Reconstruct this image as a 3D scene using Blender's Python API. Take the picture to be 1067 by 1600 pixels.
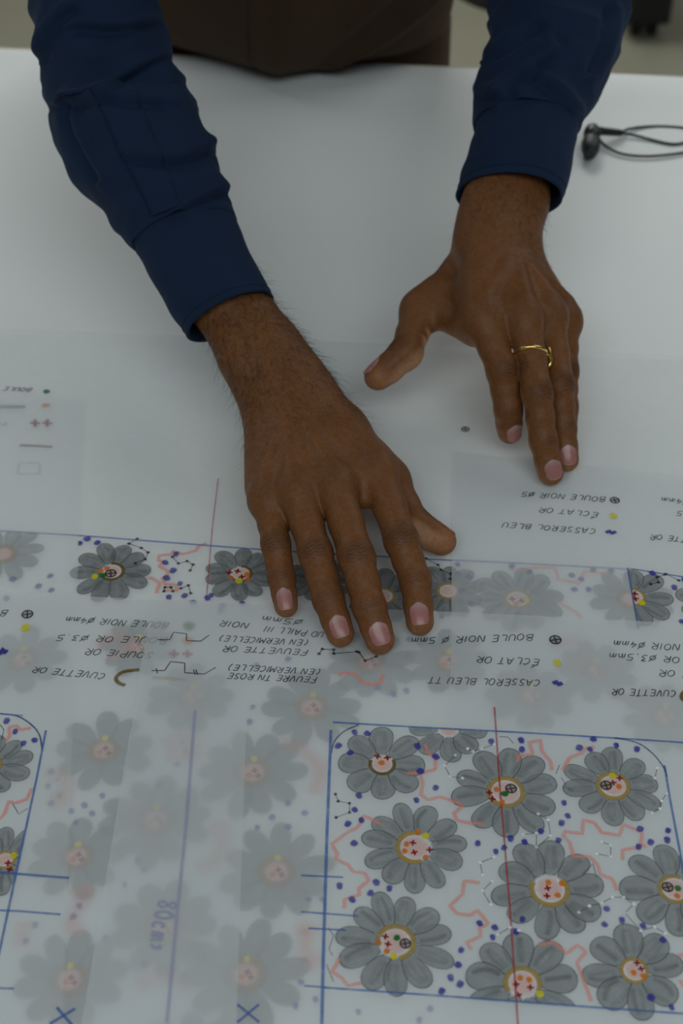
import bpy, bmesh, math, random
import numpy as np
from mathutils import Vector, noise as mnoise

for o in list(bpy.data.objects): bpy.data.objects.remove(o)
SC = bpy.context.scene
COL = SC.collection
RNG = random.Random(7)

# ------------------------------------------------------------------ camera, light, exposure
T = 0.90                                   # table top height
CH = 0.604                                 # camera height above the table
FPX = 50 / 36 * 1600                       # focal length in photo pixels (1067 x 1600 frame)
PITCH = math.radians(42)
SP, CP = math.sin(PITCH), math.cos(PITCH)

cam_d = bpy.data.cameras.new('camera')
cam = bpy.data.objects.new('camera', cam_d); COL.objects.link(cam)
cam.location = (0, 0, T + CH)
cam.rotation_euler = (math.radians(90) - PITCH, 0, 0)
cam_d.sensor_fit = 'VERTICAL'; cam_d.sensor_height = 36; cam_d.lens = 50
cam_d.clip_start = 0.02
cam_d.dof.use_dof = True; cam_d.dof.focus_distance = 0.80; cam_d.dof.aperture_fstop = 8.5
SC.camera = cam

SC.view_settings.view_transform = 'Standard'; SC.view_settings.look = 'None'
SC.view_settings.gamma = 1; SC.view_settings.use_curve_mapping = False
SC.view_settings.exposure = -0.95

w = bpy.data.worlds.new('room_light'); SC.world = w; w.use_nodes = True
w.node_tree.nodes['Background'].inputs[0].default_value = (0.86, 0.97, 1.0, 1)
w.node_tree.nodes['Background'].inputs[1].default_value = 0.125

def area(name, loc, target, sx, sy, power, col):
    d = bpy.data.lights.new(name, 'AREA'); d.shape = 'RECTANGLE'; d.size = sx; d.size_y = sy
    d.energy = power; d.color = col
    o = bpy.data.objects.new(name, d); COL.objects.link(o); o.location = loc
    o.rotation_euler = (Vector(target) - Vector(loc)).to_track_quat('-Z', 'Y').to_euler()
    return o
area('unseen_overhead_light', (1.7, 2.3, 2.7), (.9, 1.0, T), 1.3, 2.2, 22, (0.95, 1.0, 0.98))
area('unseen_overhead_light', (-1.8, 2.3, 2.7), (-.9, 1.0, T), 1.3, 2.2, 20, (0.96, 1.0, 0.97))
area('unseen_overhead_light', (0.1, -0.9, 2.7), (0.1, 0.0, T), 2.6, 1.0, 46, (0.88, 0.97, 1.0))  # unseen lamp, added on the camera side to brighten the lower sheets
area('unseen_overhead_light', (-0.05, 3.5, 2.7), (0, .9, T), 1.5, .9, 66, (0.95, 1.0, 0.97))  # unseen lamp, added behind the person so the body shades the table centre
area('unseen_overhead_light', (0.2, 5.2, 2.7), (0.2, 5.0, 0), 3.0, 1.2, 30, (1.0, 0.96, 0.86))

# ------------------------------------------------------------------ photo pixel -> world
def P(x, y, h=0.0):
    """photo pixel on the horizontal plane h metres above the table top"""
    u = (x - 533.5) / FPX; v = (y - 800) / FPX
    d = np.array([u, CP - v * SP, -SP - v * CP])
    q = d * ((CH - h) / -d[2])
    return np.array([q[0], q[1], T + CH + q[2]])
def Pz(x, y, Z):
    """photo pixel at depth Z along the optical axis"""
    u = (x - 533.5) / FPX; v = (y - 800) / FPX
    d = np.array([u, CP - v * SP, -SP - v * CP]) * Z
    return np.array([d[0], d[1], T + CH + d[2]])
def proj(q):
    r = np.asarray(q, float) - np.array([0, 0, T + CH])
    Z = r[..., 1] * CP - r[..., 2] * SP; up = r[..., 1] * SP + r[..., 2] * CP
    return np.stack([533.5 + FPX * r[..., 0] / Z, 800 - FPX * up / Z, Z], -1)
def unit(v): v = np.asarray(v, float); return v / np.linalg.norm(v)

# ------------------------------------------------------------------ object helpers
def tag(o, label=None, cat=None, group=None, kind=None):
    if label: o['label'] = label
    if cat: o['category'] = cat
    if group: o['group'] = group
    if kind: o['kind'] = kind
    return o
def empty(name, loc):
    o = bpy.data.objects.new(name, None); COL.objects.link(o); o.location = loc; o.empty_display_size = .05
    return o
def link(name, me, mat=None, parent=None, smooth=True):
    if mat is not None:
        for m in (mat if isinstance(mat, (list, tuple)) else [mat]): me.materials.append(m)
    if smooth:
        me.polygons.foreach_set('use_smooth', [True] * len(me.polygons))
    o = bpy.data.objects.new(name, me); COL.objects.link(o)
    if parent is not None:
        o.parent = parent
        bpy.context.view_layer.update()
        o.matrix_parent_inverse = parent.matrix_world.inverted()
    return o
def mesh_obj(name, verts, faces, mat=None, parent=None, smooth=True):
    me = bpy.data.meshes.new(name)
    me.from_pydata([tuple(map(float, v)) for v in verts], [], [tuple(map(int, f)) for f in faces]); me.update()
    return link(name, me, mat, parent, smooth)
def bm_obj(name, bm, mat=None, parent=None, smooth=True):
    bmesh.ops.recalc_face_normals(bm, faces=bm.faces)
    me = bpy.data.meshes.new(name); bm.to_mesh(me); bm.free()
    return link(name, me, mat, parent, smooth)
def box_bm(bm, c, s, bevel=0.0, rz=0.0):
    r = bmesh.ops.create_cube(bm, size=1)
    vs = r['verts']
    for v in vs:
        x, y, z = v.co.x * s[0], v.co.y * s[1], v.co.z * s[2]
        v.co = (c[0] + x * math.cos(rz) - y * math.sin(rz), c[1] + x * math.sin(rz) + y * math.cos(rz), c[2] + z)
    if bevel:
        es = list({e for v in vs for e in v.link_edges})
        bmesh.ops.bevel(bm, geom=es, offset=bevel, segments=2, affect='EDGES', profile=.5)
def box(name, c, s, mat, parent=None, bevel=.004, rz=0.0):
    bm = bmesh.new(); box_bm(bm, c, s, bevel, rz); return bm_obj(name, bm, mat, parent, smooth=False)
def tube_mesh(pts, rad, n=10, cap=True):
    """swept tube through pts (list of 3-vectors), rad scalar or list"""
    pts = np.asarray(pts, float); m = len(pts)
    rad = np.full(m, rad) if np.isscalar(rad) else np.asarray(rad)
    tan = np.gradient(pts, axis=0); tan /= np.linalg.norm(tan, axis=1)[:, None]
    ref = np.array([0, 0, 1.0]) if abs(tan[0][2]) < .9 else np.array([1.0, 0, 0])
    V = []; a = unit(np.cross(tan[0], ref))
    for i in range(m):
        a = a - tan[i] * np.dot(a, tan[i]); a = unit(a); b = np.cross(tan[i], a)
        for k in range(n):
            t = 2 * math.pi * k / n
            V.append(pts[i] + rad[i] * (a * math.cos(t) + b * math.sin(t)))
    Fc = [(i * n + k, i * n + (k + 1) % n, (i + 1) * n + (k + 1) % n, (i + 1) * n + k) for i in range(m - 1) for k in range(n)]
    if cap: Fc += [tuple(range(n))[::-1], tuple((m - 1) * n + k for k in range(n))]
    return V, Fc
def catmull(pts, per=8):
    pts = np.asarray(pts, float); out = []
    ext = np.vstack([2 * pts[0] - pts[1], pts, 2 * pts[-1] - pts[-2]])
    for i in range(1, len(ext) - 2):
        p0, p1, p2, p3 = ext[i - 1], ext[i], ext[i + 1], ext[i + 2]
        for k in range(per):
            t = k / per
            out.append(.5 * (2 * p1 + (p2 - p0) * t + (2 * p0 - 5 * p1 + 4 * p2 - p3) * t * t + (3 * p1 - p0 - 3 * p2 + p3) * t ** 3))
    out.append(pts[-1])
    return np.array(out)

# ------------------------------------------------------------------ materials
def mat(name, col, rough=.6, metal=0.0, spec=.5):
    m = bpy.data.materials.new(name); m.use_nodes = True
    b = m.node_tree.nodes['Principled BSDF']
    b.inputs['Base Color'].default_value = (*col, 1); b.inputs['Roughness'].default_value = rough
    b.inputs['Metallic'].default_value = metal; b.inputs['Specular IOR Level'].default_value = spec
    return m
def N(m, typ, **kw):
    n = m.node_tree.nodes.new(typ)
    for k, v in kw.items():
        if k.startswith('_'): setattr(n, k[1:], v)
        else: n.inputs[k.replace('__', ' ')].default_value = v
    return n
def L(m, a, b): m.node_tree.links.new(a, b)
def mix_col(m, fac, a, b, mode='MIX'):
    n = m.node_tree.nodes.new('ShaderNodeMix'); n.data_type = 'RGBA'; n.blend_type = mode
    for s, v in ((n.inputs[0], fac), (n.inputs[6], a), (n.inputs[7], b)):
        if hasattr(v, 'links'): L(m, v, s)
        else: s.default_value = v if not isinstance(v, tuple) else (*v, 1)[:4]
    return n.outputs[2]
def bump(m, height, strength, dist):
    n = N(m, 'ShaderNodeBump', Strength=strength, Distance=dist); L(m, height, n.inputs['Height'])
    return n.outputs['Normal']
def noise_tex(m, scale, detail=3.0, vec=None, rough=.5):
    n = N(m, 'ShaderNodeTexNoise', Scale=scale, Detail=detail, Roughness=rough)
    if vec is None:
        tc = N(m, 'ShaderNodeTexCoord'); vec = tc.outputs['Object']
    L(m, vec, n.inputs['Vector']); return n.outputs['Fac']
def varied(name, c1, c2, scale, rough=.6, bscale=None, bstr=.2, bdist=.001, spec=.4):
    m = mat(name, c1, rough, spec=spec); b = m.node_tree.nodes['Principled BSDF']
    f = noise_tex(m, scale); L(m, mix_col(m, f, c1, c2), b.inputs['Base Color'])
    if bscale: L(m, bump(m, noise_tex(m, bscale, 2), bstr, bdist), b.inputs['Normal'])
    return m

M = {}
M['floor'] = varied('floor_vinyl', (.30, .285, .215), (.35, .33, .25), 3, .45)
M['wall'] = varied('wall_paint', (.45, .45, .42), (.48, .48, .45), 2, .9)
M['paper'] = varied('cover_paper', (.78, .79, .775), (.82, .83, .815), 6, .75, 220, .06, .0006, .2)
M['black'] = varied('black_plastic', (.010, .010, .011), (.016, .016, .017), 60, .38)
M['rubber'] = mat('dark_silicone', (.02, .022, .025), .5)
M['tablewood'] = varied('table_board', (.42, .36, .27), (.48, .42, .33), 8, .6)
M['steel'] = mat('grey_steel', (.35, .35, .36), .4, .9)
M['gold'] = mat('gold', (.83, .62, .20), .17, 1.0)
M['shoe'] = mat('black_leather', (.015, .013, .012), .4)
M['button'] = mat('navy_button', (.012, .018, .035), .3)
M['hair'] = mat('dark_hair', (.006, .005, .005), .5)
# tracing paper: part of the light goes straight through, the rest is scattered
def tracing(name, clear):
    m = bpy.data.materials.new(name); m.use_nodes = True; nt = m.node_tree; nt.nodes.clear()
    out = nt.nodes.new('ShaderNodeOutputMaterial')
    tr = N(m, 'ShaderNodeBsdfTransparent', Color=(1, 1, 1, 1))
    di = N(m, 'ShaderNodeBsdfDiffuse', Color=(.88, .905, .915, 1)); tl = N(m, 'ShaderNodeBsdfTranslucent', Color=(.88, .905, .915, 1))
    gl = N(m, 'ShaderNodeBsdfGlossy', Color=(1, 1, 1, 1), Roughness=.45)
    a = nt.nodes.new('ShaderNodeMixShader'); a.inputs[0].default_value = .40
    L(m, di.outputs[0], a.inputs[1]); L(m, tl.outputs[0], a.inputs[2])
    g = nt.nodes.new('ShaderNodeMixShader'); g.inputs[0].default_value = .035
    L(m, a.outputs[0], g.inputs[1]); L(m, gl.outputs[0], g.inputs[2])
    b = nt.nodes.new('ShaderNodeMixShader')
    f = noise_tex(m, 35, 4); mr = N(m, 'ShaderNodeMapRange'); L(m, f, mr.inputs[0])
    mr.inputs[3].default_value = 1 - clear - .05; mr.inputs[4].default_value = 1 - clear + .05
    L(m, mr.outputs[0], b.inputs[0]); L(m, tr.outputs[0], b.inputs[1]); L(m, g.outputs[0], b.inputs[2])
    L(m, b.outputs[0], out.inputs[0])
    return m
M['tracing'] = tracing('tracing_paper', .45)
M['tracing_clear'] = tracing('thin_tracing_paper', .62)
# pencil and felt-pen marks: pigment colour and density come with the drawn shape, grain is procedural
def ink_mat():
    m = bpy.data.materials.new('pencil_and_pen'); m.use_nodes = True; nt = m.node_tree; nt.nodes.clear()
    out = nt.nodes.new('ShaderNodeOutputMaterial')
    at = N(m, 'ShaderNodeAttribute', _attribute_name='Ink')
    tr = N(m, 'ShaderNodeBsdfTransparent', Color=(1, 1, 1, 1)); di = nt.nodes.new('ShaderNodeBsdfDiffuse')
    L(m, at.outputs['Color'], di.inputs['Color'])
    g1 = noise_tex(m, 1500, 2); g2 = noise_tex(m, 160, 3)
    a = N(m, 'ShaderNodeMapRange'); L(m, g1, a.inputs[0]); a.inputs[1].default_value = .3; a.inputs[2].default_value = .7
    a.inputs[3].default_value = .72; a.inputs[4].default_value = 1.10
    c = N(m, 'ShaderNodeMapRange'); L(m, g2, c.inputs[0]); c.inputs[1].default_value = .3; c.inputs[2].default_value = .7
    c.inputs[3].default_value = .72; c.inputs[4].default_value = 1.10
    p = N(m, 'ShaderNodeMath', _operation='MULTIPLY'); L(m, a.outputs[0], p.inputs[0]); L(m, c.outputs[0], p.inputs[1])
    q = N(m, 'ShaderNodeMath', _operation='MULTIPLY'); L(m, p.outputs[0], q.inputs[0]); L(m, at.outputs['Alpha'], q.inputs[1])
    q.use_clamp = True
    s = nt.nodes.new('ShaderNodeMixShader'); L(m, q.outputs[0], s.inputs[0]); L(m, tr.outputs[0], s.inputs[1]); L(m, di.outputs[0], s.inputs[2])
    L(m, s.outputs[0], out.inputs[0]); return m
M['ink'] = ink_mat()
def skin_mat():
    m = mat('skin', (.12, .05, .022), .52, spec=.24); b = m.node_tree.nodes['Principled BSDF']
    at = N(m, 'ShaderNodeAttribute', _attribute_name='Tone')      # R palm side, G knuckle creases, B finger ends
    sp = nt = N(m, 'ShaderNodeSeparateColor'); L(m, at.outputs['Color'], sp.inputs[0])
    n1 = noise_tex(m, 45, 4); n2 = noise_tex(m, 420, 3)
    c = mix_col(m, n1, (.150, .057, .0185), (.212, .083, .028))
    c = mix_col(m, sp.outputs[0], c, (.48, .25, .13))
    c = mix_col(m, sp.outputs[2], c, (.34, .145, .065))
    c = mix_col(m, sp.outputs[1], c, (.058, .022, .010))
    r = N(m, 'ShaderNodeMapRange'); L(m, n2, r.inputs[0]); r.inputs[1].default_value = .35; r.inputs[2].default_value = .65; r.inputs[3].default_value = .86; r.inputs[4].default_value = 1.08
    v = N(m, 'ShaderNodeVectorMath', _operation='SCALE'); L(m, c, v.inputs[0]); L(m, r.outputs[0], v.inputs['Scale'])
    L(m, v.outputs[0], b.inputs['Base Color'])
    vo = N(m, 'ShaderNodeTexVoronoi', Scale=780); tc = N(m, 'ShaderNodeTexCoord'); L(m, tc.outputs['Object'], vo.inputs['Vector'])
    L(m, bump(m, vo.outputs['Distance'], .22, .0006), b.inputs['Normal'])
    b.inputs['Subsurface Weight'].default_value = .06; b.inputs['Subsurface Radius'].default_value = (.006, .003, .0015)
    b.inputs['Subsurface Scale'].default_value = .5
    return m
M['skin'] = skin_mat()
def nail_mat():
    m = mat('fingernail', (.42, .17, .15), .3, spec=.5); b = m.node_tree.nodes['Principled BSDF']
    at = N(m, 'ShaderNodeAttribute', _attribute_name='Tone'); sp = N(m, 'ShaderNodeSeparateColor'); L(m, at.outputs['Color'], sp.inputs[0])
    c = mix_col(m, sp.outputs[0], (.37, .155, .14), (.42, .27, .26))
    c = mix_col(m, sp.outputs[1], c, (.56, .43, .33))
    L(m, c, b.inputs['Base Color']); return m
M['nail'] = nail_mat()
def cloth_mat(name, c1, c2, wale=None, thread=1400):
    m = mat(name, c1, .85, spec=.15); b = m.node_tree.nodes['Principled BSDF']
    n1 = noise_tex(m, 30, 4); c = mix_col(m, n1, c1, c2); L(m, c, b.inputs['Base Color'])
    b.inputs['Sheen Weight'].default_value = .35 if wale else .14; b.inputs['Sheen Roughness'].default_value = .5
    b.inputs['Sheen Tint'].default_value = (*[min(1, 4 * x + .1) for x in c2], 1)
    if wale:
        wv = N(m, 'ShaderNodeTexWave', Scale=wale, Distortion=.6); tc = N(m, 'ShaderNodeTexCoord'); L(m, tc.outputs['Object'], wv.inputs['Vector'])
        L(m, bump(m, wv.outputs['Fac'], .5, .0012), b.inputs['Normal'])
    else:
        L(m, bump(m, noise_tex(m, thread, 2), .25, .0005), b.inputs['Normal'])
    return m
M['navy'] = cloth_mat('navy_cotton', (.0072, .0165, .041), (.0105, .024, .058))
M['cord'] = cloth_mat('brown_corduroy', (.036, .021, .012), (.050, .030, .017), wale=95)

# ------------------------------------------------------------------ the room
TA = math.radians(-5.6)                                  # the table stands a little askew to the camera
EC = P(533, 89)                                          # middle of its far edge
def tab(u, v, z=0.0):                                    # table frame: u to the right along the far edge, v towards the camera
    return np.array([EC[0] + u * math.cos(TA) + v * math.sin(TA), EC[1] + u * math.sin(TA) - v * math.cos(TA), T + z])
tag(mesh_obj('floor', [(-5, -3, 0), (5, -3, 0), (5, 7, 0), (-5, 7, 0)], [(0, 1, 2, 3)], M['floor'], smooth=False), kind='structure')
tag(box('wall_back', (0, 7.05, 1.5), (10, .1, 3.0), M['wall'], bevel=0), kind='structure')
tag(box('baseboard_back', (0, 6.985, .05), (10, .03, .1), M['wall'], bevel=.004), kind='structure')

TW, TD = 2.5, 1.26
te = empty('work_table', tuple(tab(0, TD / 2, -T)))
tag(te, 'large standing work table covered with white paper', 'table')
c = tab(0, TD / 2, -.0235)
box('table_top', c, (TW, TD, .04), M['tablewood'], te, .003, TA)
for su in (-1, 1):
    for v in (.07, TD - .07):
        q = tab(su * (TW / 2 - .08), v); box('leg', (q[0], q[1], (T - .0435) / 2), (.05, .05, T - .0435), M['steel'], te, .004, TA)
    q = tab(su * (TW / 2 - .08), TD / 2); box('rail', (q[0], q[1], .25), (.035, TD - .19, .035), M['steel'], te, .003, TA)

def wave(x, y):                                          # gentle unevenness shared by everything lying on the table
    return .0007 * math.sin(9 * x + 4 * y + .6) * math.sin(7 * y - 3 * x + 1.1) + .0004 * math.sin(23 * x - 6 * y) * math.sin(17 * y + 5 * x)
# paper cover: lies on the table and hangs down over the far edge, soft folds along that edge
vs, nu, prof = [], 150, []
for k in range(75): prof.append((TD - (TD - .012) * k / 74, 0.0))
for a in (20, 45, 70, 90): prof.append((.012 - .012 * math.sin(math.radians(a)), -.012 + .012 * math.cos(math.radians(a))))
for d in (.03, .07, .12, .17, .22): prof.append((-.001, -.012 - d))
for (v, z) in prof:
    for i in range(nu + 1):
        u = -TW / 2 + TW * i / nu
        f = math.exp(-((v - .05) / .035) ** 2) * .0030 * (1 + math.sin(5 * u + .7)) + math.exp(-((v - .12) / .05) ** 2) * .0022 * (1 + math.sin(3.1 * u + 2))
        q = tab(u, v, z - .0022 + (f if z == 0 else 0))
        q[2] += wave(q[0], q[1]) if z == 0 else 0
        if z < -.02: q[1] += .006 + .005 * math.sin(14 * u) * (-z / .2)
        vs.append(q)
fs = [(j * (nu + 1) + i, j * (nu + 1) + i + 1, (j + 1) * (nu + 1) + i + 1, (j + 1) * (nu + 1) + i) for j in range(len(prof) - 1) for i in range(nu)]
o = mesh_obj('paper_cover', vs, fs, M['paper'])
tag(o, 'white paper covering the whole table and folded over its far edge', 'table paper')

# ------------------------------------------------------------------ tracing sheets
def sheet(name, px, level, label, m='tracing', torn=None, n=46):
    """px: corner pixels far-left, far-right, near-right, near-left; level: height in the pile"""
    c = [P(*q) for q in px]; V = []
    for j in range(n + 1):
        for i in range(n + 1):
            a, b = i / n, j / n
            q = (c[0] * (1 - a) + c[1] * a) * (1 - b) + (c[3] * (1 - a) + c[2] * a) * b
            if torn and i == 0: q = q + np.array([.0006 * mnoise.noise(Vector((0, j * 1.7, 3))), 0, 0])
            if torn and j == 0: q = q + np.array([0, .0005 * mnoise.noise(Vector((i * 1.3, 0, 9))), 0])
            q[2] = T + level + wave(q[0], q[1]); V.append(q)
    Fc = [(j * (n + 1) + i, (j + 1) * (n + 1) + i, (j + 1) * (n + 1) + i + 1, j * (n + 1) + i + 1) for j in range(n) for i in range(n)]
    o = mesh_obj(name, V, Fc, M[m]); tag(o, label, 'paper sheet', 'tracing paper sheets on the table'); o['lv'] = level
    return o
S1 = sheet('tracing_sheet', [(-150, 508), (1230, 560), (1290, 1700), (-260, 1700)], .0002,
           'bottom tracing sheet, its flower row showing sharp under the flat left hand of the picture', 'tracing_clear')
S2 = sheet('tracing_sheet', [(-190, 606), (131, 623), (94, 1700), (-260, 1700)], .0007,
           'tracing sheet at the left edge veiling the green and orange dots', 'tracing_clear')
S3 = sheet('tracing_sheet', [(707, 706), (1240, 762), (1300, 1700), (699, 1700)], .0007,
           'tracing sheet on the right with three handwritten lines below the ringed hand')
S4 = sheet('tracing_sheet', [(-200, 915), (391, 947), (366, 1700), (-260, 1700)], .0012,
           'tracing sheet at lower left with brown arc and rounded panel corner')
S5 = sheet('tracing_sheet', [(238, 938), (1260, 987), (1330, 1700), (112, 1700)], .0017,
           'top tracing sheet with torn left edge and the big rounded panel of grey flowers', torn=True)
TOP = .0019

GRAPH = (.285, .305, .31); DARKG = (.06, .066, .068); BLUE = (.055, .055, .33); LBLUE = (.075, .17, .44); RED = (.45, .06, .07)
SALM = (.86, .34, .27); OCH = (.42, .29, .08); BRN = (.17, .10, .012); PINK = (.78, .50, .44); ORG = (.72, .20, .02); YEL = (.72, .62, .02)
GRN = (.01, .17, .03); DRED = (.28, .02, .025); WHT = (.85, .86, .86); PEN = (.035, .038, .045)

class Ink:
    """flat drawn marks on one sheet; coordinates are world x, y"""
    def __init__(s, sh): s.sh = sh; s.lv = sh['lv']; s.t = []; s.z = .00006
    def tri(s, a, b, c): s.t.append((a, b, c))            # vertex: (x, y, r, g, b, alpha, z)
    def poly_rings(s, rings, cols, z):
        """nested outlines from outside to inside, the last one a single point"""
        for k in range(len(rings) - 1):
            A, B = rings[k], rings[k + 1]; n = len(A)
            for i in range(n):
                j = (i + 1) % n
                a = (*A[i], *cols[k], z); b = (*A[j], *cols[k], z)
                if len(B) == 1: s.tri(a, b, (*B[0], *cols[k + 1], z))
                else:
                    c_ = (*B[j], *cols[k + 1], z); d = (*B[i], *cols[k + 1], z); s.tri(a, b, c_); s.tri(a, c_, d)
    def ribbon(s, pts, wd, col, al, z, soft=0.0):
        pts = np.asarray(pts, float)
        if len(pts) < 2: return
        tan = np.gradient(pts, axis=0); tan /= (np.linalg.norm(tan, axis=1)[:, None] + 1e-12)
        nr = np.stack([-tan[:, 1], tan[:, 0]], 1)
        offs = [(-.5, al), (.5, al)] if not soft else [(-.5 - soft, 0), (-.5 + soft * .4, al), (.5 - soft * .4, al), (.5 + soft, 0)]
        for k in range(len(offs) - 1):
            o1, a1 = offs[k]; o2, a2 = offs[k + 1]
            for i in range(len(pts) - 1):
                q = lambda ii, oo, aa: (*(pts[ii] + nr[ii] * oo * wd), *col, aa, z)
                a, b, c_, d = q(i, o1, a1), q(i + 1, o1, a1), q(i + 1, o2, a2), q(i, o2, a2)
                s.tri(a, b, c_); s.tri(a, c_, d)
    def disc(s, c_, rx, ry, col, al, z, soft=.15, n=12, rot=0, wob=.12):
        R = []
        for f in (1 + soft, 1 - soft):
            R.append([(c_[0] + f * rx * math.cos(t + rot) * (1 + wob * math.sin(2.3 * t + c_[0] * 900)), c_[1] + f * ry * math.sin(t + rot)) for t in [2 * math.pi * k / n for k in range(n)]])
        R.append([(c_[0], c_[1])])
        s.poly_rings(R, [(*col, 0), (*col, al), (*col, al)], z)
    def clip(s, planes):
        """keep what lies on the positive side of every (point, normal) plane"""
        for (p0, n) in planes:
            out = []
            for tr in s.t:
                d = [(v[0] - p0[0]) * n[0] + (v[1] - p0[1]) * n[1] for v in tr]
                if all(x >= 0 for x in d): out.append(tr); continue
                if all(x < 0 for x in d): continue
                pl = []
                for i in range(3):
                    a, b, da, db = tr[i], tr[(i + 1) % 3], d[i], d[(i + 1) % 3]
                    if da >= 0: pl.append(a)
                    if (da >= 0) != (db >= 0):
                        f = da / (da - db); pl.append(tuple(x + (y - x) * f for x, y in zip(a, b)))
                for i in range(1, len(pl) - 1): out.append((pl[0], pl[i], pl[i + 1]))
            s.t = out
        return s
    def build(s, name):
        if not s.t: return None
        V = []; C = []
        for tr in s.t:
            for v in tr: V.append((v[0], v[1], T + s.lv + wave(v[0], v[1]) + s.z + v[6])); C.append(v[2:6])
        me = bpy.data.meshes.new(name); me.from_pydata(V, [], [(3 * i, 3 * i + 1, 3 * i + 2) for i in range(len(s.t))])
        at = me.color_attributes.new('Ink', 'FLOAT_COLOR', 'POINT'); at.data.foreach_set('color', np.array(C, np.float32).ravel())
        return link(name, me, M['ink'], s.sh, smooth=False)
def W2(x, y): q = P(x, y); return np.array([q[0], q[1]])
def mpx(x, y): return proj(P(x, y))[2] / FPX               # metres per pixel across the picture there
def side(a, b, keep):                                      # clip plane along the pixel line a-b, keeping the side of pixel `keep`
    A, B, K = W2(*a), W2(*b), W2(*keep); n = np.array([-(B - A)[1], (B - A)[0]]); n /= np.linalg.norm(n)
    return (A, n if np.dot(K - A, n) > 0 else -n)
def petal(ink, c_, ang, r0, r1, wd, z, soft, al):
    """c_ centre, ang direction, from r0 to r1; wd half width"""
    d = np.array([math.cos(ang), math.sin(ang)]); e = np.array([-d[1], d[0]]); n = 22; out = []
    bend = RNG.uniform(-.10, .10)
    for k in range(n):
        t = 2 * math.pi * k / n; a = (1 - math.cos(t)) / 2
        wv = math.sin(t) * (.55 + .45 * a ** .8) * wd
        p = c_ + d * (r0 + (r1 - r0) * a) + e * (wv + bend * wd * math.sin(math.pi * a)); out.append(p)
    cen = sum(out) / n
    sc = lambda f: [tuple(cen + (q - cen) * f) for q in out]
    if soft:
        ink.poly_rings([sc(1.09), sc(1.0), sc(.90), [tuple(cen)]], [(*GRAPH, 0), (*GRAPH, al * .62), (*GRAPH, al * .86), (*GRAPH, al * .66)], z)
    else:
        ink.poly_rings([sc(1.035), sc(.985), sc(.93), sc(.72), [tuple(cen)]],
                       [(*DARKG, 0), (*DARKG, al * .86), (*GRAPH, al * .90), (*GRAPH, al * .84), (*GRAPH, al * .70)], z)
        for k in range(3):                                 # pencil strokes running along the petal
            o_ = RNG.uniform(-.5, .5) * wd
            pts = [c_ + d * (r0 + (r1 - r0) * (.2 + .66 * t)) + e * (o_ * math.sin(math.pi * (.25 + .6 * t)) + bend * wd * math.sin(math.pi * t)) for t in (0, .25, .5, .75, 1)]
            ink.ribbon(pts, wd * .14, DARKG, .10, z + .000004, soft=.8)
def mark(ink, kind, x, y, z=.00006, s=1.0):
    c_ = W2(x, y); m = mpx(x, y) * s
    if kind == 'o': ink.disc(c_, 4.6 * m, 5.0 * m, ORG, .92, z)
    elif kind == 'y': ink.disc(c_, 5.6 * m, 6.2 * m, YEL, .97, z)
    elif kind == 'g': ink.disc(c_, 5.6 * m, 5.4 * m, GRN, .97, z)
    elif kind == 'b': ink.disc(c_, 5.2 * m, 6.0 * m, BLUE, .93, z, rot=RNG.uniform(0, 3), wob=.2, soft=.22)
    elif kind == 'x':
        a = RNG.uniform(-.3, .3)
        for t in (a, a + 1.57):
            d = np.array([math.cos(t), math.sin(t)]) * 5.4 * m
            ink.ribbon([c_ - d, c_, c_ + d], 3.4 * m, DRED, .95, z)
    elif kind == 'c':                                      # circle with a cross in it
        r = 8.2 * m
        ink.ribbon([c_ + r * np.array([math.cos(t), math.sin(t)]) for t in np.linspace(0, 6.4, 22)], 2.4 * m, PEN, .95, z)
        for t in (.2, 1.75):
            d = np.array([math.cos(t), math.sin(t)]) * r; ink.ribbon([c_ - d, c_ + d], 2.2 * m, PEN, .95, z)
        ink.disc(c_, r, r, PEN, .35, z - .00001)
def flower(sh, x, y, r, n, ph=0.0, ring=(0, 360, OCH), marks=(), clip=(), soft=False, al=.92, core=.27, name='drawn_flower', skip=()):
    ink = Ink(sh); c_ = W2(x, y); m = mpx(x, y); R = r * m
    for k in range(n):
        if k in skip: continue
        a = 2 * math.pi * (k + RNG.uniform(-.12, .12)) / n + ph
        rr = R * RNG.uniform(.90, 1.04)
        petal(ink, c_, a, core * R * .85, rr, R * RNG.uniform(.90, 1.08) * min(.33, (2.35 if soft else 2.72) / n), .000002 * k, soft, al)
    rc = core * R
    ink.disc(c_, rc * .95, rc * .95, WHT if not soft else PINK, .85 if not soft else .7, .00003, soft=.1 if not soft else .4, n=20, wob=.03)
    ink.disc(c_, rc * .7, rc * .7, PINK, .75, .000034, soft=.35, n=14)
    if ring:
        a0, a1, colr = ring
        pts = [c_ + rc * .98 * np.array([math.cos(t), math.sin(t)]) for t in np.radians(np.linspace(a0, a1, 30))]
        ink.ribbon(pts, rc * .24, colr, .9 if not soft else .5, .00004, soft=.25 if not soft else .8)
    for (k, mx, my) in marks: mark(ink, k, mx, my)
    if clip: ink.clip(clip)
    ink.build(name)
def path(sh, name, px, wd, col, al=.85, dots=None, soft=.25, sm=0, jit=0.0, clip=()):
    ink = Ink(sh); pts = [W2(*q) for q in px]; m = mpx(*px[len(px) // 2])
    P_ = catmull(pts, sm) if sm and len(pts) > 2 else np.array([a + (b - a) * t for a, b in zip(pts[:-1], pts[1:]) for t in np.linspace(0, 1, 5)[:-1]] + [pts[-1]])
    if jit: P_ = P_ + np.array([[RNG.uniform(-1, 1) * jit * m, RNG.uniform(-1, 1) * jit * m] for _ in P_])
    ink.ribbon(P_, wd * m, col, al, .00005, soft=soft)
    if dots:
        for q in px: ink.disc(W2(*q), 2.9 * m, 2.9 * m, dots, .95, .00007, n=8)
    if clip: ink.clip(clip)
    ink.build(name)
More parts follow.
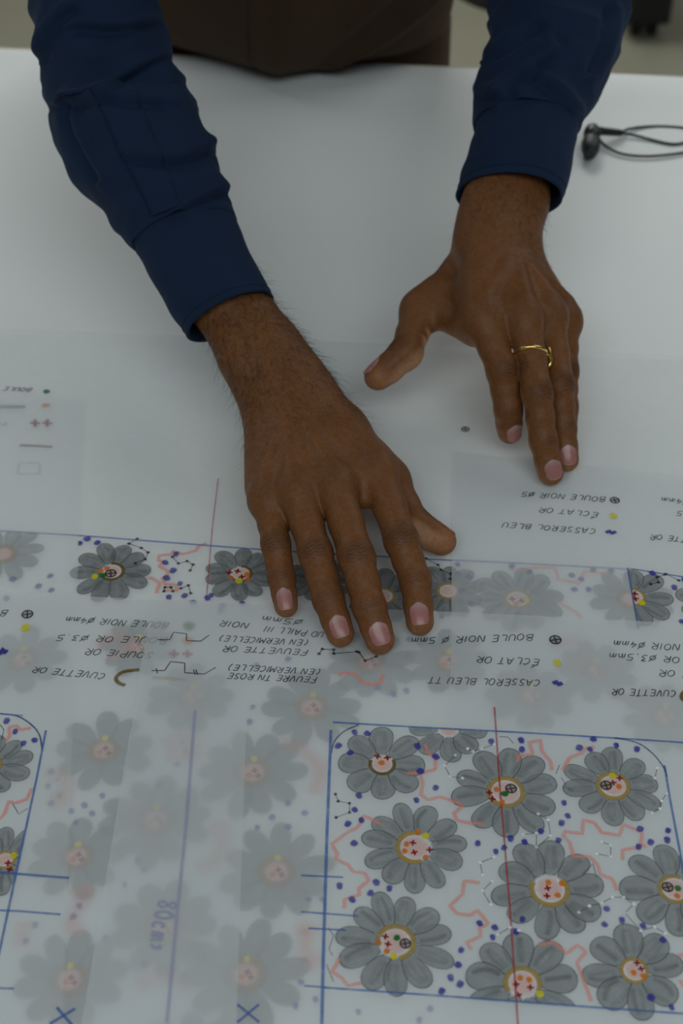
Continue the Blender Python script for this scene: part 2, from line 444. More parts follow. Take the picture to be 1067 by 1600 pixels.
def dots(sh, px, name='blue_dot', kind='b', s=1.0):
    for (x, y) in px:
        ink = Ink(sh); mark(ink, kind, x, y, s=s * RNG.uniform(.9, 1.1)); ink.build(name)
def crop(ox, oy, k, pts): return [(ox + k * a, oy + k * b) for a, b in pts]

# handwriting: one-stroke capitals in a 0.7 x 1 cell
G = {'A': [[(0, 0), (.3, 1), (.6, 0)], [(.1, .35), (.52, .38)]], 'B': [[(0, 0), (.05, 1), (.4, .95), (.45, .7), (.08, .52), (.5, .42), (.5, .1), (0, 0)]],
     'C': [[(.55, .85), (.35, 1), (.08, .7), (.05, .3), (.25, 0), (.55, .12)]], 'D': [[(0, 0), (.02, 1), (.4, .85), (.55, .5), (.4, .1), (0, 0)]],
     'E': [[(.5, .95), (.05, .98), (.02, .5), (.4, .52)], [(.02, .5), (0, .02), (.5, 0)]], 'F': [[(.55, .97), (.05, 1), (0, 0)], [(.03, .52), (.4, .52)]],
     'I': [[(.1, 0), (.14, 1)]], 'L': [[(.05, 1), (.02, .05), (.45, 0)]], 'M': [[(0, 0), (.1, 1), (.33, .35), (.58, 1), (.66, 0)]],
     'N': [[(0, 0), (.06, 1), (.5, 0), (.56, 1)]], 'O': [[(.3, 1), (.05, .75), (.05, .25), (.28, 0), (.55, .25), (.55, .75), (.3, 1)]],
     'P': [[(0, 0), (.05, 1), (.45, .9), (.45, .6), (.05, .48)]], 'R': [[(0, 0), (.05, 1), (.45, .9), (.42, .58), (.06, .5), (.55, 0)]],
     'S': [[(.5, .88), (.25, 1), (.06, .78), (.45, .38), (.3, 0), (0, .12)]], 'T': [[(0, .97), (.6, 1)], [(.32, 1), (.28, 0)]],
     'U': [[(.03, 1), (.03, .2), (.25, 0), (.5, .2), (.54, 1)]], 'V': [[(0, 1), (.25, 0), (.55, 1)]], 'm': [[(0, 0), (.04, .55), (.2, .55), (.24, 0), (.28, .5), (.48, .55), (.55, 0)]],
     '4': [[(.35, 1), (.03, .4), (.55, .42)], [(.42, .65), (.36, 0)]], '5': [[(.52, 1), (.12, 1), (.08, .58), (.42, .55), (.45, .15), (.02, 0)]],
     '3': [[(.05, .95), (.45, .9), (.2, .55), (.48, .3), (.25, 0), (.02, .1)]], '.': [[(.1, 0), (.14, .08)]], ',': [[(.14, .1), (.08, -.15)]],
     '(': [[(.3, 1.1), (.1, .5), (.25, -.1)]], ')': [[(.1, 1.1), (.3, .5), (.1, -.1)]], '8': [[(.3, .55), (.08, .8), (.3, 1), (.5, .8), (.08, .25), (.3, 0), (.52, .25), (.3, .55)]],
     '0': [[(.3, 1), (.05, .6), (.15, .1), (.4, .05), (.52, .5), (.3, 1)]], 'c': [[(.42, .5), (.2, .58), (.05, .3), (.2, 0), (.45, .1)]], 's': [[(.4, .52), (.15, .5), (.35, .2), (.05, 0)]],
     "'": []}
G['É'] = G['E'] + [[(.25, 1.12), (.5, 1.4)]]
G['Ø'] = [[(.3, .85), (.08, .6), (.1, .25), (.3, .1), (.52, .3), (.5, .65), (.3, .85)], [(.05, -.1), (.58, 1.1)]]
def text(sh, s, a, b, hpx=8.0, col=PEN, al=.9, wd=1.5, slant=.45, name='handwriting', soft=.2, flip=False):
    """written from pixel a to pixel b (centre line)"""
    ink = Ink(sh); A, B = W2(*a), W2(*b); d = B - A; Ln = np.linalg.norm(d); d /= Ln; e = np.array([-d[1], d[0]])
    m = mpx(*a); hh = hpx * m * 1.45; adv = [(.45 if ch == ' ' else .42 if ch in 'I.,' else .78) for ch in s]; k = Ln / (sum(adv) - .12)
    x = 0.0
    for ch, w_ in zip(s, adv):
        jy = RNG.uniform(-.06, .06); js = RNG.uniform(.92, 1.06)
        for st in G.get(ch, []):
            pts = [A + d * ((x + px * 1.0 + slant * py * hh / k * .6) * k) + e * ((py - .5) * js + jy) * hh for px, py in st]
            pts = catmull(pts, 4) if len(pts) > 2 else np.array(pts)
            ink.ribbon(pts, wd * m, col, al, .00005, soft=soft)
        x += w_
    ink.build(name)
# ------------------------------------------------------------------ drawings on the bottom sheet
top1 = side((0, 830), (980, 891), (500, 1200))
K5 = lambda pts: crop(100, 820, .3093, pts)
SOFT_GRAPH, GRAPH = GRAPH, (.19, .205, .21)                 # pressed harder with the pencil in this row
flower(S1, 175, 893, 66, 10, .1, (-150, 100, BRN), [('c', 173, 896), ('g', 160, 899), ('y', 148, 901), ('o', 157, 892), ('o', 167, 888)], [top1])
flower(S1, 376, 896, 62, 10, .3, (-160, 90, BRN), [('x', 358, 894), ('x', 371, 892), ('x', 378, 901), ('o', 361, 903), ('o', 386, 897), ('o', 387, 904), ('y', 373, 907)], [top1])
flower(S1, 500, 905, 52, 10, .0, (0, 360, BRN), [], [top1])
flower(S1, 600, 932, 60, 9, .2, (0, 360, OCH), [], [top1], name='drawn_flower')
flower(S1, 700, 925, 60, 10, .15, (0, 360, OCH), [], [top1])
GRAPH = SOFT_GRAPH
flower(S1, 5, 866, 66, 10, .2, (0, 360, OCH), [], [top1], soft=True)
flower(S1, 808, 938, 72, 10, .1, (0, 360, OCH), [('x', 800, 938), ('x', 815, 941), ('o', 806, 946), ('y', 822, 940)], [top1], soft=False, al=.95)
flower(S1, 985, 938, 68, 10, .2, (0, 360, OCH), [], [top1], soft=True, al=1)
for (x, y, r, n, ph) in [(487, 1105, 82, 10, .1), (162, 1172, 78, 9, .3), (395, 1207, 88, 10, 0), (243, 1282, 88, 10, .2), (432, 1362, 92, 10, .25), (384, 1522, 100, 10, .1),
                         (578, 1035, 75, 10, .2), (120, 1338, 78, 9, .1), (108, 1530, 92, 10, .2), (255, 1450, 90, 9, 0), (700, 1035, 68, 9, .2), (1038, 1122, 72, 10, .1), (830, 1090, 70, 9, .2),
                         (300, 1090, 70, 9, .1), (35, 1030, 70, 9, .1), (215, 1010, 62, 9, .3), (930, 1050, 64, 9, .3), (300, 1660, 90, 9, .3)]:
    flower(S1, x, y, r, n, ph, (0, 360, OCH), [('o', x - 6, y + 4), ('x', x + 3, y - 3), ('x', x + 8, y + 5), ('y', x + 2, y - r * .24)], soft=True, al=1.0, name='faint_flower')
path(S1, 'guide_line', [(-40, 828), (130, 838), (420, 859), (705, 877), (980, 891)], 3.0, LBLUE, .75)
path(S1, 'red_centre_line', [(341, 748), (332, 822), (322, 940)], 1.8, RED, .65)
path(S1, 'salmon_squiggle', K5([(720, 92), (680, 108), (665, 130), (600, 148), (550, 132), (545, 148), (480, 155), (478, 180), (500, 190), (480, 210), (520, 230), (525, 250), (495, 270), (510, 300), (560, 300), (575, 330), (500, 330)]), 4.5, SALM, .75)
path(S1, 'salmon_squiggle', K5([(425, 265), (450, 272), (485, 295), (470, 330), (468, 345)]), 5, SALM, .75)
for q in ([(370, 72), (328, 97), (390, 118), (425, 140), (410, 175), (360, 195)], [(548, 162), (578, 195), (622, 183), (652, 200), (637, 230)], [(505, 335), (510, 315), (540, 315), (550, 335)], [(590, 320), (628, 305), (640, 345)]):
    path(S1, 'dotted_chain', K5(q), 1.3, PEN, .75, dots=PEN)
path(S1, 'dotted_chain', [(665, 874), (684, 884), (689, 892), (704, 898), (703, 906)], 1.3, PEN, .75, dots=PEN)
dots(S1, K5([(117, 73), (168, 92), (82, 95), (565, 148), (512, 190), (550, 230), (519, 268), (585, 296), (530, 365), (608, 357), (725, 368), (652, 393), (800, 410), (900, 395)]))
dots(S1, [(799, 887), (827, 896), (893, 901), (908, 907), (897, 923), (926, 892), (954, 894), (919, 923), (715, 884), (716, 898), (733, 903), (735, 944), (721, 925), (10, 935), (60, 916), (80, 922), (20, 905), (78, 900)], s=.95)
path(S1, 'salmon_squiggle', [(800, 893), (840, 889), (868, 889), (872, 908), (905, 913), (912, 895), (950, 898)], 5, SALM, .7)
path(S1, 'salmon_squiggle', [(870, 940), (885, 950), (900, 958), (910, 970)], 5, SALM, .7)
dots(S1, [(247, 1228), (160, 1243), (132, 1258), (144, 1271), (118, 1285), (111, 1267), (124, 1415), (114, 1432), (277, 1195), (390, 1128), (395, 1105), (425, 1277), (450, 1255), (402, 1293), (450, 1292),
          (476, 1270), (215, 1345), (225, 1360), (195, 1382), (165, 1465), (225, 1505), (482, 1405), (503, 1405), (470, 1535), (493, 1562), (462, 1572), (655, 1595), (560, 1582), (672, 1577), (640, 1000), (450, 1030), (400, 1040),
          (590, 1075), (615, 1085), (635, 1080), (55, 1445), (40, 1470), (330, 930), (80, 1205), (75, 1228), (80, 1255), (345, 955), (540, 985), (690, 965)], name='faint_blue_dot', s=.95)
for q in ([(150, 1010), (185, 990), (200, 1010), (170, 1030)], [(255, 1165), (290, 1150), (300, 1180), (260, 1180)], [(440, 1160), (470, 1170), (500, 1200), (490, 1240)], [(70, 1210), (100, 1210), (100, 1250), (75, 1245)],
          [(330, 1290), (350, 1300), (340, 1340), (310, 1360)], [(110, 1400), (140, 1390), (110, 1440), (130, 1460)], [(460, 1455), (485, 1450), (475, 1480), (490, 1500), (478, 1510)], [(210, 1540), (260, 1525), (300, 1545)], [(40, 1440), (30, 1480)], [(860, 1010), (900, 1005), (920, 1030), (890, 1050)]):
    path(S1, 'faint_squiggle', q, 13, SALM, .42, soft=.8, sm=5)
path(S4, 'guide_line', [(305, 1112), (291, 1290), (276, 1440), (261, 1600)], 4, (.10, .10, .42), .75, soft=.5)
text(S4, '80cms', (262, 1408), (247, 1490), 20, (.05, .08, .42), .95, 3.6, .1, soft=.4)
text(S1, 'BOULE VERTE', (50, 611), (-45, 606), 6.5)
ink = Ink(S1); mark(ink, 'g', 73, 613, s=1.0); ink.build('green_dot')
ink = Ink(S1); ink.disc(W2(72, 635), .0030, .0022, ORG, .95, .00005, .4); ink.build('orange_dot')
for x in (55, 74):
    path(S1, 'red_cross', [(x - 8, 662), (x + 8, 663)], 3, DRED, .9, soft=.5); path(S1, 'red_cross', [(x, 657), (x, 668)], 4, DRED, .9, soft=.5)
path(S1, 'brown_stroke', [(30, 697), (55, 698), (82, 700)], 4, (.16, .10, .05), .8, soft=.5)
path(S1, 'grey_stroke', [(-30, 634), (10, 637), (40, 637)], 6, GRAPH, .8, soft=.5)
path(S1, 'faint_box', [(28, 742), (30, 724), (62, 725), (62, 742), (28, 742)], 3, GRAPH, .25, soft=.5)
text(S1, 'TU', (15, 663), (-12, 662), 5, PEN, .6)
ink = Ink(S1); mark(ink, 'c', 727, 671, s=.72); ink.build('crossed_circle')

# ------------------------------------------------------------------ right sheet
text(S3, 'BOULE NOIR Ø5', (946, 783), (815, 774), 8)
text(S3, 'ÉCLAT OR', (934, 807), (842, 799), 8)
text(S3, 'CASSEROL BLEU', (931, 833), (785, 823), 8)
ink = Ink(S3); mark(ink, 'c', 960, 784, s=.85); ink.build('crossed_circle')
ink = Ink(S3); mark(ink, 'y', 958, 809, s=1.15); ink.build('yellow_dot')
path(S3, 'blue_mark', [(946, 835), (952, 832), (955, 836), (962, 833)], 5.5, BLUE, .95)
text(S3, 'BOULE NOIR Ø4mm', (1190, 800), (1033, 783), 8)
text(S3, 'BOULE OR Ø3.5', (1190, 818), (1057, 804), 8)
text(S3, 'CUVETTE OR', (1115, 850), (1016, 841), 8)
cl = [side((980, 890), (997, 980), (1060, 930)), side((980, 890), (1067, 903), (1020, 960))]
flower(S3, 989, 935, 66, 9, .0, (0, 360, OCH), [('x', 991, 930), ('x', 992, 938), ('y', 1002, 944)], cl)
flower(S3, 1115, 940, 62, 9, .1, (0, 360, OCH), [], cl)
path(S3, 'guide_line', [(997, 985), (980, 890), (1030, 898), (1120, 911)], 2.4, LBLUE, .85)
path(S3, 'dotted_chain', [(1016, 915), (1028, 912), (1026, 904), (1038, 900)], 1.3, PEN, .75, dots=PEN)
path(S3, 'dotted_chain', [(1040, 899), (1060, 909)], 1.3, PEN, .75, dots=PEN)
dots(S3, [(1019, 898), (1053, 920), (1068, 908), (1065, 974)])

# ------------------------------------------------------------------ lower left sheet
K1 = lambda pts: crop(0, 900, .3374, pts)
text(S4, 'BOULE NOIR Ø4mm', (264, 979), (103, 969), 8.5)
text(S4, 'BOULE OR Ø3.5', (262, 1003), (89, 997), 8.5)
text(S4, 'SOUPIE OR', (240, 1026), (134, 1019), 8.5)
text(S4, 'CUVETTE OR', (165, 1058), (52, 1047), 8.5)
text(S4, 'BOULE', (12, 959), (-46, 955), 8.5)
ink = Ink(S4); mark(ink, 'c', 43, 961, s=1.0); ink.build('crossed_circle')
ink = Ink(S4); mark(ink, 'y', 40, 982, s=1.35); ink.build('yellow_dot')
path(S4, 'blue_mark', [(-4, 1016), (2, 1023), (4, 1014), (8, 1022), (11, 1016)], 5, BLUE, .95)
path(S4, 'brown_arc', K1([(645, 438), (580, 446), (548, 462), (538, 482), (552, 500), (580, 511)]), 5.5, BRN, .9, sm=5)
cl = [side((72, 1145), (0, 1480), (0, 1200))]
K6 = lambda pts: crop(0, 1100, .3125, pts)
flower(S4, -16, 1196, 66, 10, .25, (0, 360, OCH), [], cl)
flower(S4, 8, 1345, 68, 10, .45, (0, 360, OCH), [('y', 22, 1338), ('x', 13, 1350), ('x', 16, 1360)], cl, core=.22)
path(S4, 'guide_line', [(72, 1142), (58, 1215), (36, 1318), (14, 1420), (-6, 1515)], 3.2, LBLUE, .85)
path(S4, 'panel_corner', [(-30, 1114), (0, 1116), (28, 1120), (50, 1134), (62, 1150), (66, 1172)], 2.2, (.03, .06, .2), .85, sm=5)
path(S4, 'guide_line', [(-30, 1113), (36, 1119)], 2, LBLUE, .7)
path(S4, 'guide_line', [(-20, 1363), (30, 1367), (108, 1373)], 3.4, LBLUE, .85)
path(S4, 'guide_line', [(-20, 1423), (30, 1425), (95, 1430)], 3.0, LBLUE, .75)
path(S4, 'guide_line', [(-20, 1545), (22, 1546)], 3.0, LBLUE, .75)
path(S4, 'salmon_squiggle', K6([(155, 122), (105, 132), (80, 110), (45, 120), (50, 160), (30, 190)]), 4.5, SALM, .8)
path(S4, 'salmon_squiggle', K6([(160, 425), (135, 480), (75, 500), (45, 490), (25, 550), (0, 580)]), 4.5, SALM, .8)
path(S4, 'dotted_chain', K6([(0, 105), (20, 130), (10, 180)]), 1.3, PEN, .7)
path(S4, 'dotted_chain', K6([(60, 495), (95, 555), (140, 525)]), 1.3, PEN, .7)
dots(S4, K6([(34, 87), (77, 140), (118, 200), (173, 184)]))
for (x, y, d) in ((100, 1587, 22),):
    path(S4, 'blue_cross', [(x - d, y + 14), (x + d * .8, y - 10)], 4, LBLUE, .9); path(S4, 'blue_cross', [(x - d * .5, y - 12), (x + d * .6, y + 16)], 4, LBLUE, .9)

# ------------------------------------------------------------------ top sheet: notes
K2 = lambda pts: crop(220, 920, .4686, pts)
text(S5, 'BOULE NOIR Ø 5mm', (833, 1000), (643, 1005), 9)
text(S5, 'ÉCLAT OR', (842, 1039), (745, 1034), 9)
text(S5, 'CASSEROL BLEU TT', (844, 1071), (670, 1066), 9)
ink = Ink(S5); mark(ink, 'c', 867, 1004, s=1.05); ink.build('crossed_circle')
ink = Ink(S5); mark(ink, 'y', 870, 1040, s=1.2); ink.build('yellow_dot')
path(S5, 'blue_mark', [(863, 1072), (869, 1069), (872, 1074), (878, 1071)], 6, BLUE, .95)
text(S5, 'BOULE NOIR Ø4mm', (1135, 1020), (958, 1010), 9)
text(S5, 'BOULE OR Ø3,5mm', (1140, 1040), (951, 1029), 9)
text(S5, 'SOUPIE OR', (1140, 1062), (1029, 1055), 9)
text(S5, 'CUVETTE OR', (1056, 1088), (956, 1085), 9)
path(S5, 'brown_arc', [(1085, 1078), (1068, 1085), (1064, 1095), (1075, 1102)], 5.5, BRN, .9, sm=5)
text(S5, 'NOIR', (389, 980), (344, 976), 8)
text(S5, 'Ø5mm', (474, 976), (409, 969), 8)
text(S5, 'UD PAILL III', (506, 995), (414, 985), 8)
text(S5, '(EN VERMICELLE)', (483, 1007), (341, 1000), 8)
text(S5, 'FEUVETTE OR', (481, 1022), (349, 1016), 8)
text(S5, '(EN VERMICELLE)', (502, 1053), (355, 1045), 8)
text(S5, 'FEUVRE TN ROSE', (495, 1065), (356, 1059), 8)
path(S5, 'step_line', K2([(58, 175), (97, 175), (110, 150), (153, 155), (153, 178), (200, 180), (228, 160)]), 1.6, PEN, .85)
path(S5, 'step_line', K2([(37, 278), (80, 278), (100, 248), (147, 253), (147, 285), (212, 290), (250, 268)]), 1.6, PEN, .85)
for q in ([(52, 270), (56, 287)], [(176, 275), (182, 292)], [(184, 275), (190, 292)]): path(S5, 'step_tick', K2(q), 1.6, PEN, .85)
path(S5, 'dotted_chain', K2([(594, 223), (605, 207), (643, 209), (643, 222), (720, 216)]), 1.4, PEN, .85, dots=PEN)
path(S5, 'dotted_chain', K2([(727, 218), (748, 246), (785, 232)]), 1.4, PEN, .85, dots=PEN)
path(S5, 'salmon_squiggle', K2([(660, 298), (670, 285), (715, 290), (735, 315), (770, 326), (797, 320), (808, 290)]), 4.5, SALM, .85)
ink = Ink(S4); ink.disc(W2(295, 980), .0030, .0034, GRN, .8, .00005, .4); ink.build('green_dot')
ink = Ink(S4); ink.disc(W2(294, 1003), .0030, .0028, ORG, .95, .00005, .4); ink.build('orange_dot')
for x in (272, 293):
    path(S4, 'red_cross', [(x - 8, 1023), (x + 8, 1024)], 4, RED, .8, soft=.5); path(S4, 'red_cross', [(x, 1017), (x, 1030)], 4, RED, .8, soft=.5)
path(S4, 'brown_stroke', [(238, 1060), (290, 1064)], 4, OCH, .7, soft=.5)

# ------------------------------------------------------------------ top sheet: the big panel
K7 = lambda pts: crop(480, 1100, .5502, pts)
tl = side((540, 1132), (1067, 1165), (700, 1400)); bl = side((505, 1546), (1067, 1587), (700, 1400)); rl = side((1040, 1212), (1068, 1372), (800, 1400))
OPEN = (-205, 25, BRN)
flower(S5, 597, 1196, 74, 8, .0, OPEN, [('x', 590, 1184), ('x', 605, 1186), ('o', 596, 1194)], core=.26)
flower(S5, 700, 1142, 64, 8, .0, None, [], [tl])
flower(S5, 790, 1240, 87, 10, .2, (0, 360, OCH), [('o', 775, 1236), ('c', 798, 1235), ('g', 788, 1243), ('x', 764, 1241), ('x', 769, 1251), ('o', 784, 1256)], core=.31)
flower(S5, 957, 1232, 78, 10, .12, (0, 360, OCH), [('c', 946, 1231), ('y', 956, 1216), ('x', 967, 1220), ('x', 957, 1227), ('o', 966, 1233)], core=.31)
flower(S5, 648, 1326, 86, 11, .1, (70, 290, OCH), [('o', 653, 1302), ('y', 665, 1308), ('o', 635, 1321), ('o', 632, 1332), ('x', 645, 1319), ('x', 647, 1334), ('x', 671, 1330), ('o', 665, 1342)], core=.32)
flower(S5, 858, 1393, 94, 10, .1, (150, 400, OCH), [('o', 856, 1382), ('o', 877, 1384), ('o', 871, 1402), ('x', 855, 1391), ('x', 854, 1403)], core=.30)
flower(S5, 1053, 1393, 84, 9, .35, (60, 320, OCH), [('c', 1042, 1390), ('g', 1058, 1392), ('o', 1057, 1404)], [rl], core=.28)
flower(S5, 618, 1475, 93, 11, .15, (-80, 190, OCH), [('x', 602, 1466), ('x', 606, 1478), ('o', 592, 1476), ('o', 604, 1489), ('g', 620, 1468), ('c', 633, 1477), ('y', 615, 1497)], core=.31)
flower(S5, 816, 1540, 96, 9, .1, (-30, 210, OCH), [('o', 812, 1531), ('o', 826, 1534), ('x', 806, 1541), ('x', 828, 1546), ('x', 810, 1558), ('y', 843, 1556)], [bl], core=.28)
flower(S5, 990, 1520, 81, 8, .1, (0, 360, OCH), [('x', 994, 1508), ('x', 1001, 1517), ('o', 989, 1523), ('o', 1004, 1528)], core=.25)
for q in ([(282, 200), (320, 200), (328, 230), (322, 262), (345, 276), (375, 268), (430, 285), (440, 295), (415, 315), (425, 335), (470, 345), (482, 340), (500, 350)],
          [(365, 190), (362, 155), (340, 140), (335, 118)], [(320, 200), (365, 190)],
          [(210, 345), (160, 320), (145, 352), (105, 375), (70, 402), (85, 430), (80, 445), (115, 460), (130, 480), (165, 485), (175, 505), (145, 530), (150, 545), (105, 560), (105, 585)],
          [(595, 170), (598, 152), (640, 150), (630, 115), (660, 108), (665, 140), (690, 170), (695, 195)], [(725, 195), (742, 160), (780, 145), (785, 135), (815, 128)],
          [(755, 440), (745, 400), (725, 380), (732, 368), (780, 375), (783, 335), (815, 345), (835, 372), (885, 380), (897, 350), (950, 372), (945, 402), (960, 415)], [(893, 450), (893, 422), (945, 412)],
          [(755, 440), (800, 440), (822, 462), (830, 490), (865, 505), (878, 537)],
          [(490, 512), (445, 508), (440, 545), (405, 578), (425, 600), (465, 605), (482, 590), (513, 628), (490, 640), (492, 665), (452, 683), (465, 703)],
          [(655, 690), (700, 683), (735, 715), (765, 690), (790, 710), (765, 740), (775, 770), (785, 795), (795, 820), (805, 850)], [(90, 728), (72, 765), (100, 785), (115, 806), (155, 798)], [(1050, 718), (1075, 720)], [(1055, 790), (1075, 815)]):
    path(S5, 'salmon_squiggle', K7(q), 5.0, SALM, .66, jit=.5)
for q, dc in (([(455, 132), (470, 140), (495, 132), (530, 120)], WHT), ([(420, 150), (390, 180), (405, 210), (440, 215)], WHT), ([(655, 318), (683, 335), (690, 380), (650, 412)], WHT), ([(650, 412), (650, 372), (612, 376)], WHT),
              ([(835, 398), (860, 408), (860, 440), (820, 432)], WHT), ([(770, 598), (800, 580), (835, 572), (865, 555), (897, 556), (925, 575), (900, 600)], WHT), ([(900, 600), (945, 650), (985, 640), (1015, 658)], WHT),
              ([(992, 190), (985, 218)], WHT), ([(1018, 262), (1005, 283), (1000, 305), (978, 318)], WHT), ([(530, 440), (490, 455), (497, 490)], WHT), ([(525, 508), (497, 535), (520, 575)], WHT), ([(540, 660), (575, 640), (600, 648)], WHT),
              ([(80, 260), (88, 280), (120, 286), (120, 312), (82, 326)], PEN), ([(60, 640), (75, 662), (62, 700), (72, 720)], None), ([(705, 205), (715, 180)], None), ([(720, 215), (735, 240)], None), ([(725, 240), (755, 255)], None), ([(55, 745), (75, 795)], None), ([(545, 98), (570, 100), (585, 118)], None), ([(780, 490), (810, 460), (820, 500)], None)):
    path(S5, 'dotted_chain', K7(q), 1.4, (.16, .17, .17), .75, dots=dc)
dots(S5, K7([(135, 85), (170, 88), (88, 123), (122, 142), (313, 124), (365, 154), (321, 195), (147, 264), (135, 304), (115, 344), (154, 334), (133, 399), (364, 242), (310, 277), (522, 112), (607, 109), (609, 135), (771, 131), (802, 136), (811, 107), (876, 125), (934, 136), (728, 287), (739, 324), (721, 344), (662, 367), (712, 393), (617, 397), (577, 387), (558, 413), (535, 424), (484, 400), (943, 362), (973, 400), (939, 413), (1022, 367), (1020, 394), (92, 521), (196, 511), (179, 541), (233, 528), (128, 560), (489, 628), (532, 640), (526, 668), (592, 652), (610, 617), (436, 704), (428, 746), (407, 783), (433, 801), (381, 821), (849, 588), (843, 632), (892, 621), (952, 637), (1008, 677), (974, 839), (1033, 867)]))
path(S5, 'guide_line', [(517, 1143), (515, 1200), (511, 1300), (508, 1400), (505, 1500), (502, 1640)], 4.4, LBLUE, .85)
path(S5, 'guide_line', [(520, 1131), (640, 1138), (800, 1147), (1000, 1160), (1120, 1168)], 3.0, LBLUE, .85)
path(S5, 'panel_corner', [(517, 1180), (523, 1160), (538, 1145), (560, 1135)], 2.0, (.03, .06, .2), .8, sm=5)
path(S5, 'panel_corner', [(960, 1157), (995, 1165), (1020, 1183), (1036, 1204), (1041, 1218)], 2.0, (.03, .06, .2), .8, sm=5)
path(S5, 'guide_line', [(1037, 1200), (1046, 1255), (1062, 1340), (1085, 1470)], 3.2, LBLUE, .85)
path(S5, 'guide_line', [(505, 1546), (700, 1560), (900, 1575), (1110, 1590)], 3.0, LBLUE, .8)
for a, b in (((470, 1370), (536, 1373)), ((470, 1427), (560, 1434)), ((482, 1453), (540, 1456)), ((475, 1543), (510, 1546))): path(S5, 'guide_tick', [a, b], 2.8, LBLUE, .8)
path(S5, 'red_centre_line', [(772, 1108), (777, 1180), (781, 1240), (788, 1320), (796, 1420), (803, 1520), (811, 1640)], 2.6, RED, .75)
for (x, y, d) in ((388, 1586, 17),):
    path(S5, 'blue_cross', [(x - d, y + 14), (x + d, y - 14)], 3.5, LBLUE, .85); path(S5, 'blue_cross', [(x - d, y - 14), (x + d, y + 14)], 3.5, LBLUE, .85)
for s_ in (S1, S2, S3, S4, S5): del s_['lv']
# ------------------------------------------------------------------ the person: signed-distance hands, swept clothes
def smin(a, b, k):
    h = np.clip(.5 + .5 * (b - a) / k, 0, 1); return b + (a - b) * h - k * h * (1 - h)
class Field:
    def __init__(s, lo, hi, h):
        s.lo = np.array(lo, np.float32); s.h = h; s.n = np.ceil((np.array(hi) - lo) / h).astype(int) + 1
        s.ax = [(s.lo[i] + h * np.arange(s.n[i])).astype(np.float32) for i in range(3)]
    def new(s): return np.full(s.n, 1.0, np.float32)
    def sl(s, lo, hi):
        a = np.clip(np.floor((np.array(lo) - s.lo) / s.h).astype(int), 0, s.n - 1); b = np.clip(np.ceil((np.array(hi) - s.lo) / s.h).astype(int) + 1, 1, s.n)
        return tuple(slice(int(i), int(j)) for i, j in zip(a, b))
    def cone(s, A, a, b, ra, rb, k, up=None, flat=1.0):
        """round cone a-b blended into A; flat < 1 thins it along `up`"""
        a = np.asarray(a, np.float32); b = np.asarray(b, np.float32); R = max(ra, rb) + k + 2 * s.h + .002
        q = s.sl(np.minimum(a, b) - R, np.maximum(a, b) + R)
        if any(x.stop <= x.start for x in q): return
        X = s.ax[0][q[0]][:, None, None] - a[0]; Y = s.ax[1][q[1]][None, :, None] - a[1]; Z = s.ax[2][q[2]][None, None, :] - a[2]
        d = b - a; L2 = max(float(d @ d), 1e-10)
        t = np.clip((X * d[0] + Y * d[1] + Z * d[2]) / L2, 0, 1)
        x = X - t * d[0]; y = Y - t * d[1]; z = Z - t * d[2]; rr = ra + (rb - ra) * t
        if up is not None and flat != 1.0:
            u = unit(up - d * (np.dot(up, d) / L2)) if np.linalg.norm(np.cross(up, d)) > 1e-9 else unit(up)
            c = x * u[0] + y * u[1] + z * u[2]; g = (1 / flat ** 2 - 1)
            e = np.sqrt(x * x + y * y + z * z + g * c * c); 
            l = np.sqrt(x * x + y * y + z * z) + 1e-9
            D = (e - rr) * (l / np.maximum(e, 1e-9))
        else: D = np.sqrt(x * x + y * y + z * z) - rr
        A[q] = smin(A[q], D.astype(np.float32), k) if k > 0 else np.minimum(A[q], D)
def surface_nets(Fv, lo, h):
    s = Fv < 0; n = np.array(Fv.shape) - 1
    cnt = np.zeros(n, np.uint8); C8 = [(i, j, k) for i in (0, 1) for j in (0, 1) for k in (0, 1)]
    for (i, j, k) in C8: cnt += s[i:i + n[0], j:j + n[1], k:k + n[2]]
    mask = (cnt > 0) & (cnt < 8); cells = np.argwhere(mask); idx = np.full(n, -1, np.int32); idx[mask] = np.arange(len(cells))
    pos = np.zeros((len(cells), 3)); num = np.zeros(len(cells))
    for a in C8:
        for ax in range(3):
            if a[ax]: continue
            b = list(a); b[ax] = 1
            fa = Fv[cells[:, 0] + a[0], cells[:, 1] + a[1], cells[:, 2] + a[2]]; fb = Fv[cells[:, 0] + b[0], cells[:, 1] + b[1], cells[:, 2] + b[2]]
            m = (fa < 0) != (fb < 0); t = fa[m] / (fa[m] - fb[m]); p = np.repeat([a], m.sum(), 0).astype(float); p[:, ax] += t
            pos[m] += p; num[m] += 1
    V = (cells + pos / num[:, None]) * h + lo
    Q = []
    for ax in range(3):
        u, v = (ax + 1) % 3, (ax + 2) % 3
        s0 = np.take(s, range(0, s.shape[ax] - 1), ax); s1 = np.take(s, range(1, s.shape[ax]), ax)
        e = np.argwhere(s0 != s1); e = e[(e[:, u] > 0) & (e[:, v] > 0) & (e[:, u] < n[u]) & (e[:, v] < n[v])]
        def at(du, dv): c = e.copy(); c[:, u] -= du; c[:, v] -= dv; return idx[c[:, 0], c[:, 1], c[:, 2]]
        q = np.stack([at(1, 1), at(0, 1), at(0, 0), at(1, 0)], 1); fl = s0[e[:, 0], e[:, 1], e[:, 2]]
        q[~fl] = q[~fl][:, ::-1]; Q.append(q)
    Q = np.vstack(Q); return V, Q[(Q >= 0).all(1)]
